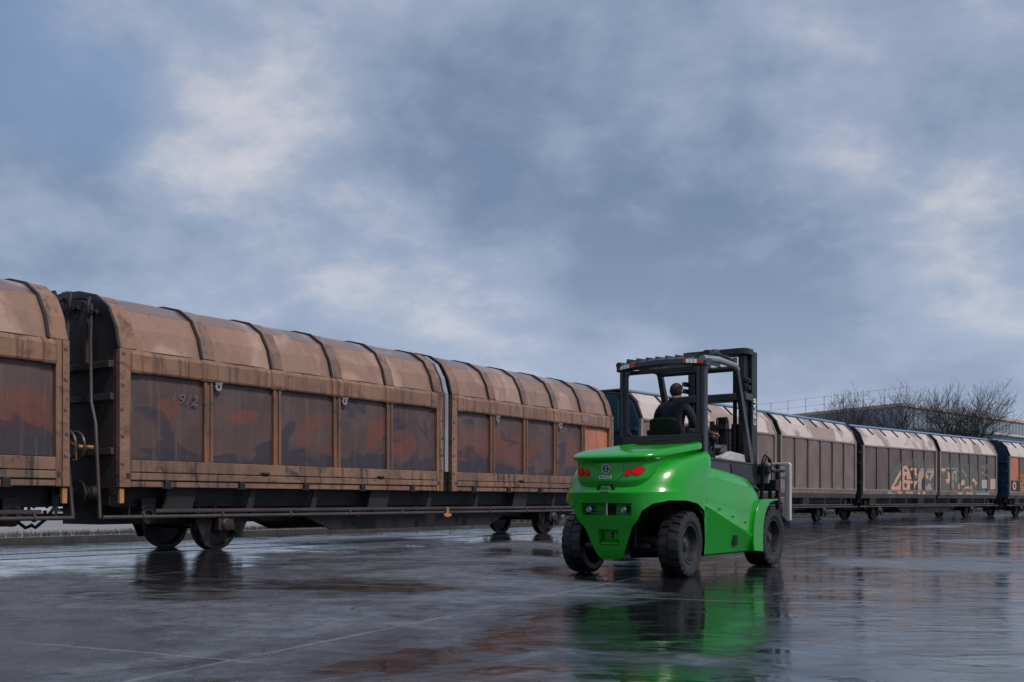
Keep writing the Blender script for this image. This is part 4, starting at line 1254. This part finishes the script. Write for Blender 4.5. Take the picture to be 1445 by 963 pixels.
for s in (-1, 1):
    mb = MB()   # rear post: outer tube and wide inner plate
    y0, y1 = sorted((s*.555, s*.61)); mb.box(.86, .97, y0, y1, 1.42, 2.60)
    pr = [(s*.485, 2.48), (s*.42, 2.57), (s*.55, 2.57), (s*.55, 1.70), (s*.42, 1.70), (s*.485, 1.79)]
    mb.prism(pr if s < 0 else pr, 'x', .872, .90)
    mb.build('rear_post', 'grey_frame', gd, 0, .014)
    mb = MB()   # roof side tube
    mb.tube([(.82, s*.60, 2.635), (1.3, s*.59, 2.67), (1.86, s*.575, 2.655), (1.94, s*.57, 2.60)], .042, 10)
    mb.build('roof_side_tube', 'mid_grey' if s < 0 else 'grey_frame', gd)
    mb = MB()   # sloping front post
    secs = []
    for t in (0, 1):
        u = 1.90+.50*t; z = 2.66-1.30*t; w = .06+.03*t
        secs.append([(u-w/1.4, s*.53, z), (u+w/1.4, s*.53, z), (u+w/1.4, s*.60, z), (u-w/1.4, s*.60, z)])
    mb.loft(secs); mb.build('front_post', 'grey_frame', gd, 0, .012)
mb = MB(); mb.tube([(1.90, -.56, 2.62), (1.90, .56, 2.62)], .04, 10); mb.build('front_beam', 'grey_frame', gd)
mb = MB(); mb.box(.97, 1.05, -.58, .58, 2.52, 2.57); mb.build('cross_beam', 'grey_frame', gd, 0, .01)
for k in range(8):
    y = -.49+.98*k/7
    mb = MB(); mb.prism([(.84, 2.66), (.86, 2.715), (1.30, 2.735), (1.88, 2.70), (1.90, 2.65)], 'y', y-.008, y+.008)
    mb.build('roof_slat', 'grey_frame', gd, 0)
mb = MB()   # lamp and wiring clips on the roof edge
mb.lathe([(.001, -.07), (.055, -.07), (.065, -.03), (.05, .06), (.001, .07)], 18, Matrix.Translation((1.28, -.55, 2.745)) @ Matrix.Rotation(R(90), 4, 'Z'))
mb.box(1.02, 1.18, -.60, -.52, 2.70, 2.765); mb.box(1.55, 1.64, -.60, -.53, 2.70, 2.75); mb.box(1.74, 1.86, -.61, -.52, 2.69, 2.74)
mb.tube([(1.0, -.6, 2.70), (1.2, -.61, 2.74), (1.5, -.61, 2.73), (1.85, -.6, 2.70)], .012, 6)
mb.build('roof_lamp', 'black_metal', gd, 30, .006)

# mast
ma = bpy.data.objects.new('mast', None); COL.objects.link(ma); ma.parent = FL; ma.location.z = -.025
for s in (-1, 1):
    y = s*.44
    mb = MB()
    y0, y1 = sorted((y-s*.05, y+s*.035))
    def chan(u0, u1, ya, yb, z0, z1):
        # channel section: web with two flanges
        mb.box(u0, u0+.03, ya, yb, z0, z1); mb.box(u1-.03, u1, ya, yb, z0, z1)
        o_ = yb-.03 if s > 0 else ya
        mb.box(u0+.03, u1-.03, o_, o_+.03, z0, z1)
    chan(2.67, 2.86, y0, y1, .22, 3.02)
    mb.build('outer_channel', 'black_metal', ma, 0, .006)
    mb = MB(); y0, y1 = sorted((y-s*.10, y-s*.01))
    chan(2.51, 2.655, y0, y1, .45, 2.955)
    mb.build('inner_channel', 'black_metal', ma, 0, .006)
    mb = MB()   # lift cylinder
    mb.tube([(2.56, y-s*.17, .5), (2.56, y-s*.17, 2.0)], .05, 14); mb.tube([(2.56, y-s*.17, 2.0), (2.56, y-s*.17, 2.93)], .03, 12)
    mb.build('lift_cylinder', 'plastic', ma)
    yc, yd = sorted((y-s*.01, y+s*.05))
    for z in (2.60, 2.50):
        mb = MB(); mb.box(2.44, 2.60, yc, yd, z-.03, z+.03); mb.tube([(2.50, y+s*.05, z), (2.50, y+s*.075, z)], .02, 8)
        mb.build('mast_clamp', 'black_metal', ma, 0, .006)
    mb = MB(); mb.box(2.40, 2.56, yc, yd, 1.22, 1.30)
    mb.build('mast_clamp', 'black_metal', ma, 0, .006)
mb = MB()   # top beam with rounded ends
secs = [(-.50, .16), (-.47, .22), (-.40, .245), (.40, .245), (.47, .22), (.50, .16)]
mb.prism([(2.66-.0-h, y) for y, h in secs] + [(2.66+.02, y) for y, h in secs[::-1]], 'z', 2.955, 3.045)
mb.build('top_beam', 'black_metal', ma, 0, .012)
mb = MB(); mb.box(2.40, 2.66, -.50, .50, 2.315, 2.42); mb.build('middle_beam', 'grey_frame', ma, 0, .014)
mb = MB(); mb.box(2.44, 2.64, -.40, .40, .62, .80); mb.box(2.44, 2.64, -.40, .40, 1.45, 1.53); mb.build('lower_beam', 'black_metal', ma, 0, .01)
text_mesh('lettering', 'CESAB', .125, 'letter', ma, frame((2.765, -.4785, 2.17), (0, 0, 1), (-1, 0, 0)), .001, .15, 1.08)
# hose bundle and chains in the middle of the mast
hb = MB()
for k in range(5):
    y = -.14+.03*k
    hb.tube([(2.50, y, 1.5), (2.50, y, 2.02), (2.51, y, 2.08), (2.56, y, 2.10), (2.61, y, 2.06), (2.62, y, 1.4)], .013, 7)
hb.build('hose_bundle', 'plastic', ma)
hb = MB(); hb.box(2.46, 2.60, -.17, .02, 1.92, 2.0); hb.tube([(2.50, .05, 1.5), (2.50, .05, 2.05)], .035, 10); hb.build('hose_bracket', 'black_metal', ma, 0, .008)
for y in (-.21, .10):
    hb = MB()
    for k in range(16): hb.box(2.49, 2.545, y-.026, y+.026, 1.46+k*.030, 1.482+k*.030)
    hb.build('lift_chain', 'black_metal', ma, 0)
# tilt bracket and hoses on the right
for s in (-1, 1):
    mb = MB(); y0, y1 = sorted((s*.50, s*.54))
    mb.prism([(2.36, 1.14), (2.52, 1.34), (2.66, 1.20), (2.66, .60), (2.40, .60)], 'y', y0, y1)
    mb.build('tilt_bracket', 'black_metal', ma, 0, .01)

# carriage and clamp attachment
ca = bpy.data.objects.new('clamp_attachment', None); COL.objects.link(ca); ca.parent = FL
mb = MB()
mb.box(2.90, 3.0, -.62, .62, .72, .84); mb.box(2.90, 3.0, -.62, .62, 1.28, 1.40); mb.box(2.92, 2.98, -.42, .42, .84, 1.28)
mb.build('carriage', 'black_metal', ca, 0, .012)
mb = MB(); mb.box(2.99, 3.06, -.60, .60, 1.14, 1.44); mb.build('back_plate', 'mid_grey', ca, 0, .015)
mb = MB(); mb.box(3.00, 3.16, -.70, .70, 1.04, 1.20); mb.build('slide_beam', 'black_metal', ca, 0, .012)
mb = MB(); mb.tube([(3.12, -.78, 1.33), (3.12, .78, 1.33)], .03, 10); mb.build('slide_rod', 'steel', ca)
for s in (-1, 1):
    mb = MB()
    C = [(.46, 1.445), (.82, 1.445), (.84, 1.42), (.84, .62), (.80, .60), (.72, .68), (.72, .86), (.66, .90), (.56, .925), (.56, .95), (.76, .955), (.76, 1.20), (.68, 1.225), (.69, 1.25), (.78, 1.28), (.78, 1.36), (.74, 1.40), (.46, 1.40)]
    mb.prism([(s*y, z) for y, z in C], 'x', 3.165, 3.235)
    mb.build('clamp_arm', 'pale_steel', ca, 0, .018, 3)
    mb = MB(); y0, y1 = sorted((s*.64, s*.70)); mb.box(3.10, 3.17, y0, y1, .62, 1.42)
    mb.build('arm_bracket', 'black_metal', ca, 0, .01)
    mb = MB()
    for dz in (0, .03):
        mb.tube([(2.93, s*(.50-dz), .70), (2.91, s*(.54-dz), 1.1), (2.90, s*(.56-dz), 1.44+dz), (2.95, s*(.58-dz), 1.52+dz), (3.04, s*(.60-dz), 1.48+dz), (3.06, s*(.6-dz), 1.30), (3.05, s*(.6-dz), .85)], .014, 8)
    mb.build('hydraulic_hose', 'plastic', ca)

# ----------------------------------------------------------------- driver
def skin_mesh(name, verts, edges, radii, sub=2, rootv=0):
    me = bpy.data.meshes.new(name); me.from_pydata(verts, edges, [])
    o = bpy.data.objects.new(name, me); COL.objects.link(o)
    md = o.modifiers.new('skin', 'SKIN'); md.use_smooth_shade = True
    if not me.skin_vertices: me.attributes  # layer is made by the modifier
    for i, r in enumerate(radii):
        rr = r if hasattr(r, '__len__') else (r, r)
        me.skin_vertices[0].data[i].radius = rr
        me.skin_vertices[0].data[i].use_root = (i == rootv)
    s2 = o.modifiers.new('sub', 'SUBSURF'); s2.levels = sub; s2.render_levels = sub
    freeze(o)
    return o
V, E, RD = [], [], []
def vtx(p, r, prev=None):
    V.append(p); RD.append(r)
    if prev is not None: E.append((prev, len(V)-1))
    return len(V)-1
# x forward, y left, z up, in the forklift's frame
pel = vtx((1.20, 0, 1.74), (.135, .10))
wa = vtx((1.19, 0, 1.90), (.135, .10), pel)
ch = vtx((1.21, 0, 2.06), (.165, .115), wa)
nb_ = vtx((1.235, 0, 2.175), (.085, .075), ch)
nk = vtx((1.255, -.005, 2.235), (.055, .057), nb_)
hd0 = vtx((1.285, -.01, 2.29), (.068, .078), nk)
hd1 = vtx((1.285, -.01, 2.345), (.076, .092), hd0)
hd2 = vtx((1.28, -.01, 2.40), (.066, .078), hd1)
hands = []
for s in (-1, 1):
    sh = vtx((1.215, s*.165, 2.125), (.075, .075), ch)
    ua = vtx((1.225, s*.235, 2.05), (.068, .068), sh)
    el = vtx((1.29, s*.275, 1.86), (.054, .054), ua)
    if s < 0:
        fa = vtx((1.42, -.33, 1.81), (.046, .046), el); wr = vtx((1.51, -.385, 1.79), (.034, .034), fa); hp = (1.555, -.41, 1.785)
    else:
        fa = vtx((1.47, .24, 1.84), (.046, .046), el); wr = vtx((1.60, .19, 1.875), (.034, .034), fa); hp = (1.655, .165, 1.89)
    ha = vtx(hp, (.042, .026), wr); hands.append((ha, s, Vector(hp)))
    hp_ = vtx((1.26, s*.11, 1.715), (.095, .09), pel)
    kn = vtx((1.62, s*.17, 1.72), (.068, .068), hp_)
    an = vtx((1.72, s*.17, 1.25), (.048, .048), kn)
    hl = vtx((1.70, s*.17, 1.13), (.048, .05), an)
    vtx((1.88, s*.18, 1.10), (.045, .035), hl)
body = skin_mesh('person', V, E, RD)
body.parent = None
for m in ('navy', 'trousers', 'skin', 'plastic'): body.data.materials.append(M[m])
for f in body.data.polygons:
    c = f.center
    f.use_smooth = True
    f.material_index = 0
    if c.z > 2.24 and abs(c.y) < .13: f.material_index = 2
    elif c.z < 1.20: f.material_index = 3
    elif c.z < 1.80 and c.x > 1.30 and abs(c.y) < .27: f.material_index = 1
    elif (c.x > 1.53 and c.y < -.36) or (c.x > 1.62 and c.z > 1.84): f.material_index = 2
bm = bmesh.new(); bm.from_mesh(body.data)
# fingers, nose and ears are grown into the same mesh
def addtube(pts, r, mi):
    t = MB(); t.b.free(); t.b = bm; t.mi = mi
    t.tube(pts, r, 8)
    for f in bm.faces:
        if f.material_index == mi: f.smooth = True
for ha, s, hp in hands:
    dirn = Vector((.9, -.35 if s < 0 else -.35, .0)).normalized()
    side = Vector((-dirn.y, dirn.x, 0))
    for k in range(4):
        ln = (.062, .074, .070, .055)[k]
        b0 = hp + dirn*.02 + side*(.027-.018*k)
        addtube([b0, b0+dirn*ln*.5+Vector((0, 0, -.004)), b0+dirn*ln*.8+Vector((0, 0, -.025)), b0+dirn*ln*.7+Vector((0, 0, -.05))], [.0095, .009, .0085, .007], 2)
    th = hp + side*(-.03*s)
    addtube([th-dirn*.015, th+dirn*.02+side*(-.018*s), th+dirn*.05+side*(-.016*s)+Vector((0, 0, -.015))], [.012, .011, .008], 2)
hc = Vector((1.285, -.01, 2.335))
addtube([hc+Vector((.085, 0, .03)), hc+Vector((.108, 0, -.005)), hc+Vector((.10, 0, -.018))], [.008, .015, .012], 2)
for s in (-1, 1):
    addtube([hc+Vector((-.005, s*.074, -.025)), hc+Vector((-.012, s*.083, .005)), hc+Vector((-.004, s*.078, .028))], [.010, .014, .010], 2)
    addtube([hc+Vector((.080, s*.03, .012)), hc+Vector((.086, s*.03, .012))], [.011, .006], 3)
addtube([hc+Vector((.088, -.022, -.048)), hc+Vector((.094, 0, -.047)), hc+Vector((.088, .022, -.048))], [.004, .007, .004], 2)
bm.to_mesh(body.data); bm.free()
tag(body, 'dark haired driver in a navy jacket seated in the forklift, seen from behind', 'person')
body.location = FL.location; body.rotation_euler = FL.rotation_euler
# hair: a cap over crown and nape
bpy.context.view_layer.update()
mb = MB(); N = 22; rows = []
for i in range(13):
    th = math.pi*.5*1.57*i/12
    row = []
    for k in range(N):
        a = 2*math.pi*k/N
        fwd = math.cos(a)
        t = min(th, (1.0 if fwd > .6 else (1.45 if fwd > .2 else (1.95 if fwd > -.15 else 2.45))))
        rr = 1+.025*math.sin(9*a+5*i)+.02*math.sin(17*a+3*i)
        row.append((hc.x-.006+.104*rr*math.sin(t)*math.cos(a), hc.y+.086*rr*math.sin(t)*math.sin(a), hc.z+.018+.100*math.cos(t)))
    rows.append(row)
rows[0] = [(hc.x-.006+.004*math.cos(2*math.pi*k/N), hc.y+.004*math.sin(2*math.pi*k/N), hc.z+.119) for k in range(N)]
mb.loft(rows, True, True)
mb.build('hair', 'hair', body, 60)
# upright collar of the jacket
mb = MB()
mb.lathe([(.062, -.03), (.085, -.05), (.092, -.01), (.074, .035), (.066, .034), (.062, -.03)], 24, Matrix.Translation((1.25, -.003, 2.225)) @ Matrix.Rotation(R(90), 4, 'X') @ Matrix.Rotation(R(8), 4, 'Z'))
mb.build('jacket_collar', 'navy', body, 50)

# ----------------------------------------------------------------- light and sky
SUN_EL, SUN_AZ = R(52), R(132)    # azimuth clockwise from +Y: from behind, right of the camera
sd = Vector((math.sin(SUN_AZ)*math.cos(SUN_EL), math.cos(SUN_AZ)*math.cos(SUN_EL), math.sin(SUN_EL)))
ld = bpy.data.lights.new('sun', 'SUN'); ld.energy = 1.5; ld.angle = R(10); ld.color = (1, .93, .84)
lo = bpy.data.objects.new('sun', ld); COL.objects.link(lo)
lo.rotation_euler = (-sd).to_track_quat('-Z', 'Y').to_euler()

W = bpy.data.worlds.new('World'); S.world = W; W.use_nodes = True
t = W.node_tree; t.nodes.clear(); g = NT(t)
out = g.n('ShaderNodeOutputWorld'); bg = g.n('ShaderNodeBackground'); bg.inputs[1].default_value = .074
link(g, bg.outputs[0], out.inputs[0])
sky = g.n('ShaderNodeTexSky', sky_type='NISHITA', sun_disc=False, sun_elevation=SUN_EL, sun_rotation=SUN_AZ)
co = g.n('ShaderNodeTexCoord').outputs['Generated']
sep = g.n('ShaderNodeSeparateXYZ'); link(g, co, sep.inputs[0])
zc = g.math('MAXIMUM', sep.outputs[2], 0.0)
den = g.math('ADD', zc, .42)
cx = g.n('ShaderNodeCombineXYZ'); link(g, g.math('DIVIDE', sep.outputs[0], den), cx.inputs[0]); link(g, g.math('DIVIDE', sep.outputs[1], den), cx.inputs[1])
cv = cx.outputs[0]
n1 = g.noise(g.mapping(cv, (1, 1.0, 1), loc=(1.3, 6.2, 0)), 1.7, 9, .54, .15)
n2 = g.noise(g.mapping(cv, (1, 1.1, 1), loc=(7.1, 3.2, 0)), 4.2, 9, .58, .15)
def lobe(d, lo, hi):
    d = Vector(d).normalized()
    vm = g.n('ShaderNodeVectorMath', operation='DOT_PRODUCT'); link(g, co, vm.inputs[0]); vm.inputs[1].default_value = d
    return g.ramp(vm.outputs['Value'], math.cos(R(hi)), math.cos(R(lo)))
bright = g.math('SUBTRACT', lobe((-.18, 1, .18), 2, 17), g.math('MULTIPLY', lobe((.42, 1, .25), 2, 12), .8))   # thin cloud lit from above
slate = lobe((.12, 1, .42), 3, 20)          # heavier cloud bank
dens = g.math('ADD', g.math('MULTIPLY', n1, .62), g.math('MULTIPLY', n2, .38))
dens = g.math('ADD', dens, g.math('MULTIPLY', bright, .038))
dens = g.math('SUBTRACT', dens, g.math('MULTIPLY', slate, .022))
cloud = g.mix(g.ramp(dens, .40, .55), (1.15, 1.62, 2.45), (2.15, 2.62, 3.50))
lit = g.ramp(dens, .52, .64)
cloud = g.mix(g.math('MULTIPLY', lit, .95), cloud, (4.2, 4.15, 4.5))
hazy = g.math('SUBTRACT', 1.0, g.ramp(zc, .0, .30))
cloud = g.mix(g.math('MULTIPLY', hazy, .62), cloud, (3.0, 3.5, 4.55))
gap = lobe((-.42, 1, .50), 1, 10)            # clear blue break
cover = g.math('SUBTRACT', .95, g.math('MULTIPLY', gap, g.math('SUBTRACT', .45, g.math('MULTIPLY', g.ramp(dens, .44, .54), .4))), clamp=True)
link(g, g.mix(cover, sky.outputs[0], cloud), bg.inputs[0])

# ----------------------------------------------------------------- camera
cd = bpy.data.cameras.new('camera'); cam = bpy.data.objects.new('camera', cd); COL.objects.link(cam)
cam.location = (0, 0, .9); cam.rotation_euler = (R(90), 0, 0)
cd.sensor_width = 36; cd.lens = 36; cd.shift_y = (707-481.5)/1445
cd.clip_start = .1; cd.clip_end = 5000
S.camera = cam
S.view_settings.view_transform = 'Standard'; S.view_settings.look = 'None'
S.view_settings.gamma = 1; S.view_settings.exposure = 1.02
S.render.engine = 'CYCLES'
S.render.resolution_x = 1024; S.render.resolution_y = 682
